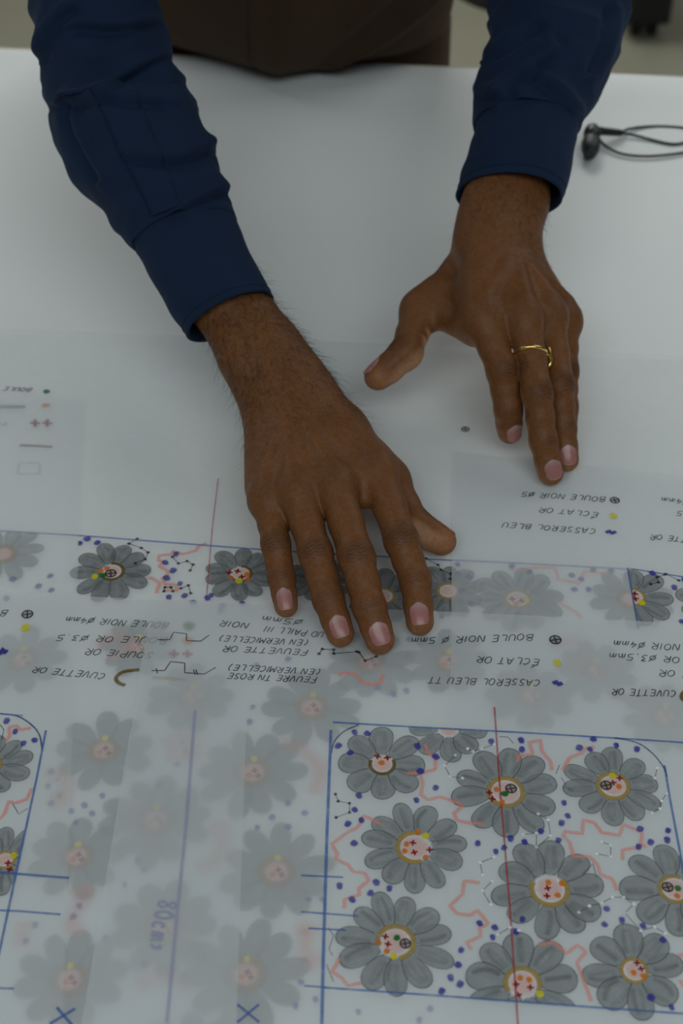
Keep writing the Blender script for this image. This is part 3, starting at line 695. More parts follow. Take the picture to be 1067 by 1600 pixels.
def relax(V, Q, it=2, f=.5):
    e = np.vstack([Q[:, [0, 1]], Q[:, [1, 2]], Q[:, [2, 3]], Q[:, [3, 0]]]); e = np.vstack([e, e[:, ::-1]])
    dg = np.bincount(e[:, 0], minlength=len(V))[:, None]
    for k in range(it * 2):
        S = np.stack([np.bincount(e[:, 0], V[e[:, 1], i], len(V)) for i in range(3)], 1) / dg
        V = V + (S - V) * (f if k % 2 == 0 else -f * .96)
    return V
def normals(V, Q):
    fn = np.cross(V[Q[:, 2]] - V[Q[:, 0]], V[Q[:, 3]] - V[Q[:, 1]]); N_ = np.zeros_like(V)
    for i in range(4):
        for c in range(3): N_[:, c] += np.bincount(Q[:, i], fn[:, c], len(V))
    return N_ / (np.linalg.norm(N_, axis=1)[:, None] + 1e-12)

def build_hand(J, R, thumb_up, wrist_hw, RES=.00078, level=1.0, web=None, tendon=1.0):
    """J: joint positions per finger i m r p t (MCP PIP DIP tip), w wrist, e elbow, f a point of the forearm inside the sleeve"""
    J = {k: [np.asarray(q, float) for q in v] for k, v in J.items()}
    W, E = J['w'][0], J['e'][0]
    lat = unit(J['i'][0] - J['p'][0]); along = unit(sum(J[k][0] for k in 'imrp') / 4 - W)
    n = np.cross(lat, along); n = unit(n if n[2] > 0 else -n); lat = unit(lat - along * (lat @ along))
    fdir = unit(E - W); A_end = W + fdir * .155
    pts = np.array([q for k in 'imrpt' for q in J[k]] + [W, A_end])
    Fd = Field(pts.min(0) - .034, pts.max(0) + .034, RES)
    # palm and wrist
    palm = Fd.new(); offs = {'i': .0155, 'm': .005, 'r': -.0055, 'p': -.0150}; CK = .011
    flat_up = n
    for k in 'imrp':
        c0 = W + lat * offs[k] + along * .006; m_ = J[k][0]
        thick = .0118 if k != 'p' else .0108
        Fd.cone(palm, c0 - n * .003, m_ - n * .0015, .0135, thick, CK)
        Fd.cone(palm, c0 - n * .008 + along * .012, m_ - n * .0065 - along * .004, .0120, .0098, CK)
    for k in 'imrp':                                               # knuckle heads and extensor tendons
        m_ = J[k][0]
        Fd.cone(palm, m_ + n * .0030 - along * .002, m_ + n * .0022 + along * .004, .0085, .0082, .006)
        c0 = W + lat * offs[k] * .55 + n * (.0105 + .0015 * tendon) + along * .030
        Fd.cone(palm, c0, m_ + n * (.0082 + .0012 * tendon) - along * .010, .0016, .0022, .007)
    for k, k2 in (('i', 'm'), ('m', 'r'), ('r', 'p')):             # webs
        a, b = J[k][0], J[k2][0]; c = (a + b) / 2 + (unit(J[k][1] - a) + unit(J[k2][1] - b)) * .5 * .012 - n * .006
        Fd.cone(palm, (a + b) / 2 - n * .004, c, .0095, .0062, .007)
    cmc, tm = J['t'][0], J['t'][1]
    Fd.cone(palm, cmc, tm, .0145, R['t'][0] + .0005, .012)
    Fd.cone(palm, W + lat * .014 - n * .006 + along * .004, cmc, .0135, .0135, .012)
    im = J['i'][0] * .65 + W * .35
    Fd.cone(palm, (cmc + tm * 2) / 3 - n * .001, im + lat * .002 - n * .004, .0085, .0095, .012)      # first web
    Fd.cone(palm, W - lat * .018 - n * .007 + along * .012, J['p'][0] - n * .009 - along * .018, .012, .0095, .010)
    if web: Fd.cone(palm, P(*web[0]), P(*web[1]), .0085, .0095, .010)
    # forearm, an oval that turns slowly
    st = [(0, wrist_hw[0]), (.035, wrist_hw[1]), (.085, wrist_hw[2]), (.155, wrist_hw[3])]
    for (s0, w0), (s1, w1) in zip(st[:-1], st[1:]):
        Fd.cone(palm, W + fdir * s0 - n * .002, W + fdir * s1 - n * .002, w0, w1, .008, up=n, flat=.74)
    Fd.cone(palm, W + along * .010 - n * .003, W + fdir * .01 - n * .002, wrist_hw[0] * .97, wrist_hw[0], .010, up=n, flat=.72)
    Fd.cone(palm, W - lat * .019 + fdir * .022 + n * .009, W - lat * .018 + fdir * .030 + n * .008, .0075, .0075, .010)    # end of the ulna
    total = palm.copy(); axes = {}
    for k in 'imrpt':
        j = J[k]; r = R[k]; f = Fd.new()
        if k == 't': seq = [(j[1], r[0]), (j[1] * .45 + j[2] * .55, r[1] * 1.02), (j[2], r[1]), (j[2] * .5 + j[3] * .5, r[2] * 1.12), (j[3], r[2])]; up0 = np.asarray(thumb_up, float)
        else: seq = [(j[0], r[0]), (j[0] * .45 + j[1] * .55, (r[0] + r[1]) / 2 * .94), (j[1], r[1] * .985), (j[1] * .5 + j[2] * .5, (r[1] + r[2]) / 2 * .97), (j[2], r[2]), (j[2] * .45 + j[3] * .55, (r[2] + r[3]) / 2 * .99), (j[3], r[3])]; up0 = unit(n * np.array([level, 1, 1]))
        for (a, ra), (b, rb) in zip(seq[:-1], seq[1:]): Fd.cone(f, a, b, ra, rb, .0028, up=up0, flat=.93)
        knu = [j[2]] if k == 't' else [j[1], j[2]]
        for q, s_ in zip(knu, (1, .6)):
            d = unit(j[-1] - j[-2]); Fd.cone(f, q - d * .0015 + up0 * .0012, q + d * .0015 + up0 * .0010, r[1] * .89 if s_ == 1 else r[2] * .88, r[1] * .89 if s_ == 1 else r[2] * .88, .004)
        d = unit(j[-1] - j[-2]); upf = unit(up0 - d * (up0 @ d))
        Fd.cone(f, j[-1] - d * .008 - upf * .0022, j[-1] - d * .001 - upf * .0012, r[-1] * .86, r[-1] * .86, .004)       # finger pad
        axes[k] = (j, r, upf, d)
        total = np.minimum(total, smin(palm, f, .0065 if k != 't' else .010))
    V, Q = surface_nets(total, Fd.lo, Fd.h); V = relax(V, Q, 3); Nn = normals(V, Q)
    # creases over the finger joints, and pigment tones
    tone = np.zeros((len(V), 4), np.float32); tone[:, 3] = 1; disp = np.zeros(len(V))
    for k in 'imrpt':
        j, r, upf, d = axes[k]
        js = [(j[2], unit(j[3] - j[1]), r[1], 1.0)] if k == 't' else [(j[1], unit(j[2] - j[0]), r[1], 1.0), (j[2], unit(j[3] - j[1]), r[2], .55)]
        for (c, ax_, rr, amp) in js:
            up_ = unit((upf if k == 't' else n) - ax_ * ((upf if k == 't' else n) @ ax_)); sd = np.cross(ax_, up_)
            rel = V - c; near = np.einsum('ij,ij->i', rel, rel) < (.019) ** 2; rl = rel[near]
            t = rl @ ax_; s_ = rl @ sd; u = rl @ up_; dm = np.clip((u / rr - .15) / .5, 0, 1)
            wob = .0006 * np.sin(s_ * 700 + t * 300) + .0004 * np.sin(s_ * 1500)
            dd = np.zeros(len(rl)); width = .00055
            lines = (-.0062, -.0040, -.0021, 0, .0021, .0042, .0064) if amp == 1.0 else (-.0022, 0, .0021)
            for l0 in lines:
                bow = l0 * (1 - .55 * np.clip(np.abs(s_) / rr, 0, 1) ** 2)
                dd += np.exp(-((t + wob - bow) / width) ** 2) * (1 - .35 * abs(l0) / .0064)
            dd *= dm * np.clip(1.25 - np.abs(s_) / rr, 0, 1)
            disp[near] -= .00058 * amp * dd
            tone[near, 1] = np.maximum(tone[near, 1], (.60 * dd * amp + .22 * amp * dm * np.exp(-(t / .006) ** 2)).clip(0, .75))
        tip = j[3]; rel = V - tip; t = rel @ d; u = rel @ upf; dist = np.linalg.norm(rel, axis=1); m = dist < .022
        tone[m, 2] = np.maximum(tone[m, 2], (np.clip((t[m] + .010) / .012, 0, 1) * np.clip(.75 - u[m] / .016, 0, 1)))
        pal = np.clip(-(Nn @ upf) * 1.6 - .25, 0, 1); seg = np.min([np.linalg.norm(V - (j[a] * (1 - f_) + j[a + 1] * f_), axis=1) for a in range(1 if k == 't' else 0, 3) for f_ in (.2, .5, .8, 1)], 0) < .0125
        tone[seg, 0] = np.maximum(tone[seg, 0], pal[seg])
    pm = np.clip(-(Nn @ n) * 1.6 - .25, 0, 1) * (((V - W) @ along) > .0); tone[:, 0] = np.maximum(tone[:, 0], pm * .9)
    for k in 'imrp':                                               # darker skin over the big knuckles
        rel = V - (J[k][0] + n * .010); tone[:, 1] = np.maximum(tone[:, 1], .26 * np.exp(-np.einsum('ij,ij->i', rel, rel) / .0075 ** 2))
    V = V + Nn * disp[:, None]
    return dict(V=V, Q=Q, N=Nn, tone=tone, axes=axes, n=n, lat=lat, along=along, W=W, fdir=fdir)

def PJ(l): return [P(*q) for q in l]
ELB_A, SHO_A = P(178, 184, .155), np.array([-.23, 1.08, T + .42])
ELB_B, SHO_B = P(880, -60, .20), np.array([.17, 1.20, T + .45])
HA = build_hand({'i': PJ([(588, 733, .046), (627, 845, .034), (649, 908, .021), (656, 972, .0098)]), 'm': PJ([(522, 757, .048), (557, 871, .036), (577, 949, .021), (594, 1000, .0100)]),
                 'r': PJ([(464, 768, .045), (493, 864, .033), (513, 937, .020), (532, 990, .0096)]), 'p': PJ([(419, 780, .037), (431, 851, .028), (440, 903, .017), (447, 947, .0086)]),
                 't': PJ([(536, 672, .031), (607, 750, .025), (649, 822, .017), (691, 845, .0112)]), 'w': [P(452, 620, .052)], 'e': [ELB_A]},
                {'i': (.0112, .0099, .0088, .0076), 'm': (.0114, .0104, .0092, .0080), 'r': (.0108, .0097, .0087, .0075), 'p': (.0098, .0083, .0075, .0064), 't': (.0118, .0106, .0086)},
                unit([.35, .9, .2]), (.0285, .0270, .0250, .025), tendon=.2)
HB = build_hand({'i': PJ([(754, 497, .077), (785, 580, .058), (794, 640, .037), (797, 675, .020)]), 'm': PJ([(818, 496, .078), (839, 614, .053), (849, 690, .027), (861, 739, .0100)]),
                 'r': PJ([(858, 494, .067), (875, 602, .047), (880, 668, .025), (886, 719, .0098)]), 'p': PJ([(883, 500, .050), (885, 580, .031), (885, 636, .018), (885, 668, .0088)]),
                 't': PJ([(727, 428, .066), (656, 484, .058), (634, 553, .047), (590, 588, .036)]), 'w': [P(778, 372, .090)], 'e': [ELB_B]},
                {'i': (.0114, .0103, .0090, .0077), 'm': (.0112, .0098, .0088, .0079), 'r': (.0106, .0090, .0082, .0073), 'p': (.0094, .0080, .0073, .0063), 't': (.0118, .0113, .0092)},
                unit([-.62, .45, .55]), (.0295, .0290, .0280, .028), level=.15, web=((674, 488, .056), (742, 518, .066)))

person = empty('person', (-.05, 1.5, 0))
tag(person, 'person in navy shirt and brown corduroy trousers leaning both hands on the paper', 'person')
# the body is one mesh: fine hands and forearms, plainer arms, trunk, head and legs
def coarse_body():
    Fd = Field(np.array([-.36, .78, T + .05]), np.array([.36, 1.62, T + .86]), .008); A = Fd.new()
    hip = np.array([-.055, 1.455, T + .10]); neck = np.array([-.035, 1.13, T + .50]); mid = (hip + neck) / 2 + np.array([0, .03, .03])
    fw = np.array([0, -.5, .86])
    for dx in (-.05, 0, .05):
        Fd.cone(A, hip + [dx, .01, 0], mid + [dx, .01, 0], .080, .080, .03); Fd.cone(A, mid + [dx, .01, 0], neck + [dx * .8, .05, -.05], .080, .070, .03)
    Fd.cone(A, SHO_A + [.05, .04, -.03], SHO_B + [-.05, .0, -.03], .038, .038, .03)
    for S_, E_, Hn in ((SHO_A, ELB_A, HA), (SHO_B, ELB_B, HB)):
        Fd.cone(A, S_, E_, .036, .028, .02); Fd.cone(A, E_, Hn['W'] + Hn['fdir'] * .10, .028, .022, .012)
    Fd.cone(A, neck, neck + np.array([.0, -.07, .08]), .055, .052, .02)
    hd = neck + np.array([0, -.125, .125]); lk = unit([0, -.75, -.65]); up_ = unit([0, -.65, .75])
    Fd.cone(A, hd + up_ * .03 - lk * .02, hd + up_ * .03 + lk * .02, .085, .078, .02); Fd.cone(A, hd, hd - up_ * .055 + lk * .04, .068, .042, .025)
    Fd.cone(A, hd + lk * .092 + up_ * .012, hd + lk * .112 - up_ * .018, .009, .014, .012)            # nose
    for s_ in (-1, 1): Fd.cone(A, hd + [s_ * .084, 0, 0] + up_ * .015, hd + [s_ * .084, 0, 0] - up_ * .02, .014, .010, .008)
    Fd.cone(A, hd + lk * .075 - up_ * .042 - [.018, 0, 0], hd + lk * .075 - up_ * .042 + [.018, 0, 0], .010, .010, .006)
    V, Q = surface_nets(A, Fd.lo, Fd.h); return relax(V, Q, 2), Q, hd, up_, lk
Vc, Qc, HEAD, HUP, HLK = coarse_body()
allV = np.vstack([HA['V'], HB['V'], Vc]); allQ = np.vstack([HA['Q'], HB['Q'] + len(HA['V']), Qc + len(HA['V']) + len(HB['V'])])
tc = np.zeros((len(Vc), 4), np.float32); tc[:, 3] = 1
me = bpy.data.meshes.new('body'); me.vertices.add(len(allV)); me.vertices.foreach_set('co', allV.astype(np.float32).ravel())
me.loops.add(allQ.size); me.loops.foreach_set('vertex_index', allQ.astype(np.int32).ravel()); me.polygons.add(len(allQ))
me.polygons.foreach_set('loop_start', np.arange(0, allQ.size, 4, dtype=np.int32)); me.update(calc_edges=True); me.validate()
at = me.color_attributes.new('Tone', 'FLOAT_COLOR', 'POINT'); at.data.foreach_set('color', np.vstack([HA['tone'], HB['tone'], tc]).ravel())
body = link('body', me, M['skin'], person)

# fingernails
def nail(Hn, k, wf=.74, ln=.0134, roll=0.0, back=.0096):
    j, r, upf, d = Hn['axes'][k]; t = j[-1]; R_ = r[-1]; sd = np.cross(d, upf)
    upf = upf * math.cos(roll) + sd * math.sin(roll); sd = np.cross(d, upf); V, C = [], []; nu, nv = 14, 18
    for b in range(nv + 1):
        v = b / nv; s_ = -back + ln * v
        taper = math.sqrt(max(0, 1 - (max(0, (.4 - v) / .4)) ** 2.2)) if v < .4 else math.sqrt(max(0, 1 - .55 * (max(0, (v - .74) / .26)) ** 2.6))
        for a in range(nu + 1):
            u = -1 + 2 * a / nu; wv = R_ * wf * max(taper, .12)
            th = u * wv / R_ * 1.05; Rs = R_ + (r[-2] - R_) * min(1, max(0, -s_ / np.linalg.norm(j[-1] - j[-2])))
            hgt = Rs * .955 + .00045 - (.0011 * ((s_ + .001) / .006) ** 1.6 if s_ > -.001 else 0)
            q = t + d * (s_ - .0009 * u * u * (1 if v > .6 else -.8)) + sd * Rs * math.sin(th) + upf * (hgt - Rs * .93 * (1 - math.cos(th)))
            V.append(q); C.append((max(0, 1 - v / .38), max(0, min(1, (v - .955) / .03)), 0, 1))
    Fc = [(b * (nu + 1) + a, b * (nu + 1) + a + 1, (b + 1) * (nu + 1) + a + 1, (b + 1) * (nu + 1) + a) for b in range(nv) for a in range(nu)]
    me = bpy.data.meshes.new('fingernail'); me.from_pydata([tuple(q) for q in V], [], Fc)
    at = me.color_attributes.new('Tone', 'FLOAT_COLOR', 'POINT'); at.data.foreach_set('color', np.array(C, np.float32).ravel())
    o = link('fingernail', me, M['nail'], person); md = o.modifiers.new('thick', 'SOLIDIFY'); md.thickness = .0005; md.offset = 0
for k in 'imrp': nail(HA, k)
for k, rl in zip('imr', (.22, .18, .15)): nail(HB, k, roll=rl)
nail(HB, 'p'); nail(HA, 't', .8, .015); nail(HB, 't', .8, .016)

# dark hair on forearms and the backs of the hands
def arm_hair(Hn, cnt, seed, hl=1.0):
    rg = np.random.default_rng(seed); V, N_ = Hn['V'], Hn['N']; s_ = (V - Hn['W']) @ Hn['fdir']; up = N_ @ Hn['n']
    wgt = np.clip((s_ + .045) / .05, 0, 1) * (s_ < .125) * np.clip(up + .45, 0, 1); wgt /= wgt.sum()
    cu = bpy.data.curves.new('arm_hair', 'CURVE'); cu.dimensions = '3D'; cu.bevel_depth = .00006; cu.bevel_resolution = 0
    for i in rg.choice(len(V), cnt, p=wgt):
        p0, nn = V[i], N_[i]; lean = unit(-Hn['fdir'] * .8 - Hn['lat'] * .05 + rg.normal(0, .32, 3)); ln = rg.uniform(.005, .0125) * hl
        sp = cu.splines.new('POLY'); sp.points.add(3)
        for q in range(4):
            t = q / 3; p = p0 + nn * (.0001 + ln * .38 * math.sin(t * 2.0)) + lean * ln * t; sp.points[q].co = (*p, 1); sp.points[q].radius = 1 - .75 * t
    o = bpy.data.objects.new('arm_hair', cu); COL.objects.link(o); cu.materials.append(M['hair']); o.parent = person
    bpy.context.view_layer.update(); o.matrix_parent_inverse = person.matrix_world.inverted(); tag(o, kind='stuff')
arm_hair(HA, 2300, 1); arm_hair(HB, 1300, 2, .7)

# sleeves and cuffs follow the outlines seen in the photograph, at the depth of the arm inside them
def axis_samples(pts): return np.vstack([np.linspace(a, b, 120) for a, b in zip(pts[:-1], pts[1:])])
def stations(px, axis):
    S = axis_samples(axis); pr = proj(S); out = []
    for (l, r) in px:
        c = ((l[0] + r[0]) / 2, (l[1] + r[1]) / 2); Z = pr[np.argmin((pr[:, 0] - c[0]) ** 2 + (pr[:, 1] - c[1]) ** 2), 2]
        a, b = Pz(*l, Z), Pz(*r, Z); out.append(((a + b) / 2, (b - a) / 2))
    return out
def loft(st, nseg=84, per=10, flat=.92, fold=None, drop=0.0):
    C = catmull([s[0] for s in st], per); Wd = catmull([s[1] for s in st], per); tan = np.gradient(C, axis=0); V = []
    for i in range(len(C)):
        t = unit(tan[i]); w_ = Wd[i]; th = np.cross(t, w_); th = th / np.linalg.norm(th) * np.linalg.norm(w_) * flat
        if th[2] < 0: th = -th
        for k in range(nseg):
            a = 2 * math.pi * k / nseg; dirv = w_ * math.cos(a) + th * math.sin(a)
            f = fold(i / (len(C) - 1), a) if fold else 0
            V.append(C[i] - np.array([0, 0, drop]) + dirv * (1 + f / np.linalg.norm(dirv)))
    Fc = [(i * nseg + k, i * nseg + (k + 1) % nseg, (i + 1) * nseg + (k + 1) % nseg, (i + 1) * nseg + k) for i in range(len(C) - 1) for k in range(nseg)]
    return V, Fc, C
def folds(seed, amp, freq=7.0, twist=2.0, env=lambda s: 1):
    def f(s, a):
        x, y = math.cos(a), math.sin(a); q = s * freq + twist * .25 * math.sin(a + seed)
        v = 1 - abs(mnoise.noise(Vector((x * .9 + seed, y * .9, q)))) * 2.4
        v2 = mnoise.noise(Vector((x * 1.7 + seed * 2, y * 1.7, q * 1.8 + 5)))
        return amp * env(s) * (max(v, -.4) * .75 + v2 * .6)
    return f
def crease(res, lines, depth, sig=7.0):
    V, Fc, C = res; V = np.array(V); n = 84; G_ = V.reshape(-1, n, 3); cen = G_.mean(1, keepdims=True); px = proj(G_)[..., :2]
    out = G_ - cen; nr = out / np.linalg.norm(out, axis=2, keepdims=True); facing = np.clip((nr @ unit([0, -CP, SP])) * 2 + .2, 0, 1); D = np.zeros(G_.shape[:2])
    for ln in lines:
        ln = catmull(ln, 6); best = np.full(D.shape, 1e9); sgn = np.zeros(D.shape)
        for a, b in zip(ln[:-1], ln[1:]):
            d = b - a; t = np.clip(((px - a) @ d) / (d @ d), 0, 1); r = px - a - t[..., None] * d; q = np.hypot(r[..., 0], r[..., 1])
            m = q < best; best[m] = q[m]; sgn[m] = np.sign(d[0] * r[..., 1] - d[1] * r[..., 0])[m]
        sd_ = best * sgn; fade = np.exp(-np.maximum(0, best - 40) / 5)
        D += depth * (-np.exp(-(sd_ / sig) ** 2) + .85 * np.exp(-((sd_ + 1.9 * sig) / (1.4 * sig)) ** 2)) * fade
    G_ = G_ + nr * (D * facing)[..., None]
    return list(G_.reshape(-1, 3)), Fc, C
axA = [HA['W'], ELB_A, SHO_A]; axB = [HB['W'], ELB_B, SHO_B]
slA = [((76, 187), (296, 157)), ((101, 248), (329, 226)), ((142, 309), (340, 268)), ((178, 352), (358, 312)), ((212, 390), (366, 342))]
upA = [((50, -60), (244, -70)), ((52, 10), (244, 0)), ((60, 70), (256, 50)), ((74, 130), (272, 108))]
st = stations(upA + slA, axA[::-1])
wA = np.linalg.norm(st[0][1]); dA = unit(st[0][1])
st = [(SHO_A + [.085, .075, -.01], dA * .035), (SHO_A + [.045, .045, .0], dA * .068), (SHO_A + [.01, .015, .005], dA * .080), (SHO_A * .55 + st[0][0] * .45, dA * (wA + .008))] + st
bmsh = []
sA = loft(st, per=16, fold=folds(1.3, .0068, 11, env=lambda s: .25 + .75 * math.exp(-((s - .66) / .22) ** 2)))
slB = [((770, 0), (974, 0)), ((769, 52), (970, 50)), ((757, 98), (955, 100)), ((746, 128), (938, 136)), ((744, 168), (914, 178)), ((743, 196), (902, 204))]
st = stations([((768, -70), (975, -75))] + slB, axB[::-1]); dB = unit(st[0][1])
st = [(SHO_B + [-.085, .055, -.01], dB * .035), (SHO_B + [-.045, .035, .0], dB * .068), (SHO_B + [-.01, .012, .005], dB * .080), (SHO_B * .5 + st[0][0] * .5, dB * (np.linalg.norm(st[0][1]) + .008))] + st
sB = loft(st, per=16, fold=folds(4.1, .0052, 8, env=lambda s: .4 + .7 * math.exp(-((s - .6) / .25) ** 2)))
sA = crease(sA, [[(75, 168), (125, 164), (170, 156), (195, 164), (258, 164)], [(166, 153), (200, 126), (258, 92)], [(120, 46), (185, 50), (250, 38)], [(205, 252), (280, 257), (334, 236)], [(290, 334), (320, 316), (358, 305)], [(66, 92), (82, 52), (112, 18)], [(100, 160), (112, 215), (150, 280)]], .0042)
sB = crease(sB, [[(790, 140), (845, 105), (880, 78), (874, 58)], [(830, 122), (872, 152), (906, 194)], [(766, 92), (800, 72), (842, 40)], [(742, 150), (770, 156), (800, 150)], [(950, 20), (945, 60), (925, 110)]], .0040)
# shirt body: chest and back around the leaning trunk
hipc, nkc = np.array([-.055, 1.45, T + .16]), np.array([-.035, 1.15, T + .50])
sT = loft([(hipc, np.array([.19, 0, 0])), (hipc * .66 + nkc * .34 + [0, .015, .015], np.array([.185, 0, 0])), (hipc * .33 + nkc * .67 + [0, .02, .02], np.array([.20, 0, 0])), (nkc + [0, .0, .0], np.array([.185, 0, 0])), (nkc + [0, -.035, .045], np.array([.085, 0, 0]))],
          flat=.72, fold=folds(8.2, .005, 5))
V, Fc = [], []
for v_, f_, _ in (sA, sB, sT): Fc += [tuple(i + len(V) for i in f) for f in f_]; V += list(v_)
shirt = mesh_obj('shirt', V, Fc, M['navy'], person)
md = shirt.modifiers.new('cloth', 'SOLIDIFY'); md.thickness = .0012; md.offset = -1
def cuff(px, axis, grow=1.0):
    v_, f_, C_ = loft(stations(px, axis), per=8, flat=.86, fold=folds(2.7, .0009, 3))
    o = mesh_obj('cuff', v_, f_, M['navy'], shirt); md = o.modifiers.new('cloth', 'SOLIDIFY'); md.thickness = .0022; md.offset = -1
    md.use_rim = True; s = o.modifiers.new('soft', 'SUBSURF'); s.levels = 1; s.render_levels = 1
    n = 84; v_ = np.array(v_).reshape(-1, n, 3)                       # stitched seam just above the hem
    for row in (-4, 3):
        ring = v_[row]; c = ring.mean(0); ring = c + (ring - c) * 1.004
        tv, tf = tube_mesh(np.vstack([ring, ring[:1]]), .00035, 5, False); mesh_obj('seam', tv, tf, M['navy'], shirt)
    return v_
cA = cuff([((210, 388), (366, 338)), ((222, 408), (372, 352)), ((245, 452), (392, 398)), ((272, 496), (412, 436)), ((293, 528), (427, 463))], axA[::-1])
cB = cuff([((744, 186), (903, 196)), ((742, 205), (901, 212)), ((731, 240), (896, 242)), ((721, 272), (889, 280)), ((712, 302), (878, 314))], axB[::-1])
# placket flap running up from the cuff of the near sleeve
vA = np.array(sA[0]).reshape(-1, 84, 3); pl = []
pv, pf = [], []
m0, m1 = int(len(vA) * .68), len(vA) - 2; prA = proj(vA); kk = []
for i in range(m0, m1):
    f = (i - m0) / (m1 - 1 - m0); tx, ty = 188 + f * (249 - 188), 232 + f * (352 - 232); ks = range(4, 39)
    e = [(prA[i, k, 0] - tx) - (prA[i, k, 1] - ty) * .5 for k in ks]; b = 20.0
    for a in range(len(e) - 1):
        if e[a] * e[a + 1] <= 0: b = ks[a] + e[a] / (e[a] - e[a + 1] + 1e-9); break
    kk.append(b)
kk = np.polyval(np.polyfit(np.arange(len(kk)), kk, 2), np.arange(len(kk)))
def sl_at(i, k): k0 = int(math.floor(k)); f = k - k0; return vA[i, k0 % 84] * (1 - f) + vA[i, (k0 + 1) % 84] * f
for i in range(m0, m1):
    c = vA[i].mean(0)
    for dk in range(0, 8): q = sl_at(i, kk[i - m0] - dk * .95); pv.append(q + unit(q - c) * (.0026 * (1 - dk / 7) * min(1, (i - m0) / (.35 * (m1 - m0))) + .0002))
nr = m1 - m0
pf = [(i * 8 + k, i * 8 + k + 1, (i + 1) * 8 + k + 1, (i + 1) * 8 + k) for i in range(nr - 1) for k in range(7)]
o = mesh_obj('sleeve_placket', pv, pf, M['navy'], shirt); md = o.modifiers.new('cloth', 'SOLIDIFY'); md.thickness = .0014; md.offset = 0

# trousers: pelvis pressed against the table edge, legs down to the shoes
def ring_loft(rows, n=72):
    V = []
    for (cx, z, hw, yf, yb, sq) in rows:
        for k in range(n):
            a = 2 * math.pi * k / n; ca, sa = math.cos(a), math.sin(a)
            x = cx + hw * math.copysign(abs(ca) ** sq, ca); y = (yf + yb) / 2 - (yb - yf) / 2 * math.copysign(abs(sa) ** sq, sa)
            V.append(np.array([x, y - (x - cx) * math.tan(-TA) * 1.0, T + z]))
    Fc = [(i * n + k, i * n + (k + 1) % n, (i + 1) * n + (k + 1) % n, (i + 1) * n + k) for i in range(len(rows) - 1) for k in range(n)]
    return V, Fc
rows = [(-.055, -.13, .165, 1.375, 1.56, .8), (-.055, -.06, .168, 1.368, 1.575, .8), (-.055, -.012, .168, 1.362, 1.58, .8), (-.057, .004, .168, 1.335, 1.585, .82), (-.058, .012, .169, 1.305, 1.59, .86), (-.058, .03, .171, 1.285, 1.59, .9), (-.058, .06, .175, 1.277, 1.59, .9), (-.057, .10, .180, 1.285, 1.585, .9), (-.056, .15, .178, 1.30, 1.575, .9), (-.055, .20, .172, 1.32, 1.56, .9)]
rr_ = catmull(np.array(rows), 7); V, Fc = ring_loft([tuple(r) for r in rr_], 144)
out = []
for q in V:
    x, y, z = q; h = z - T; front = y < 1.44
    if front and h > -.005:
        bul = math.exp(-((x + .062) / .045) ** 2); y -= .030 * bul * math.exp(-((h - .03) / .06) ** 2)            # fly
        y -= .008 * math.exp(-((x + .062) / .006) ** 2)
        dgl = (h - .015) - (x + .01) * .55; y -= .018 * math.exp(-(dgl / .008) ** 2) * (x > -.03) * min(1, (x + .03) / .03)   # folds to the pocket
        dgl = (h - .055) - (x + .0) * .75; y -= .015 * math.exp(-(dgl / .010) ** 2) * (x > -.02) * min(1, (x + .02) / .03)
    y += .004 * mnoise.noise(Vector((x * 14, y * 14, z * 20)))
    out.append((x, y, z))
V = list(out)
for s_ in (-1, 1):
    lv, lf = tube_mesh(catmull([np.array([-.055 + s_ * .080, 1.475, T - .02]), np.array([-.055 + s_ * .088, 1.475, T - .20]), np.array([-.055 + s_ * .095, 1.485, T - .45]), np.array([-.055 + s_ * .10, 1.50, T - .70]), np.array([-.055 + s_ * .10, 1.51, .06])], 8),
                       np.interp(np.linspace(0, 1, 33), [0, .3, .55, 1], [.092, .085, .068, .060]), 28)
    Fc += [tuple(i + len(V) for i in f) for f in lf]; V += [tuple(q) for q in lv]
trousers = mesh_obj('trousers', V, Fc, M['cord'], person)
Gt = np.array(out).reshape(-1, 144, 3)                               # stitched fly seams
for x0 in (-.082, -.050):
    ln_ = []
    for row in Gt:
        fr = [q for q in row if q[1] < 1.42]
        if row[0][2] > T + .016: q = min(fr, key=lambda q: abs(q[0] - x0)); ln_.append(q + np.array([0, -.0004, 0]))
    tv, tf = tube_mesh(ln_, .0009, 6); mesh_obj('fly_seam', tv, tf, M['cord'], trousers)
for s_ in (-1, 1):
    bm = bmesh.new()
    bmesh.ops.create_uvsphere(bm, u_segments=24, v_segments=14, radius=1)
    for v in bm.verts:
        x, y, z = v.co; f = .5 - .5 * y
        v.co = (-.055 + s_ * .10 + x * .048 * (1 - .12 * f), 1.46 + y * .14, max(0, .045 + z * (.045 + .03 * (y > .2) * y)))
    bm_obj('shoe', bm, M['shoe'], person)
hv = HEAD + HUP * .045 - HLK * .025; bm = bmesh.new(); bmesh.ops.create_uvsphere(bm, u_segments=28, v_segments=18, radius=1)
for v in list(bm.verts):
    q = np.array(v.co); p = hv + np.array([1, 0, 0]) * q[0] * .092 + HUP * q[1] * .085 + HLK * q[2] * .102
    v.co = p + unit(p - hv) * .004 * mnoise.noise(Vector(p * 60))
bmesh.ops.delete(bm, geom=[v for v in bm.verts if (np.array(v.co) - hv) @ HLK > .075 and (np.array(v.co) - hv) @ HUP < .045], context='VERTS')
bm_obj('head_hair', bm, M['hair'], person)
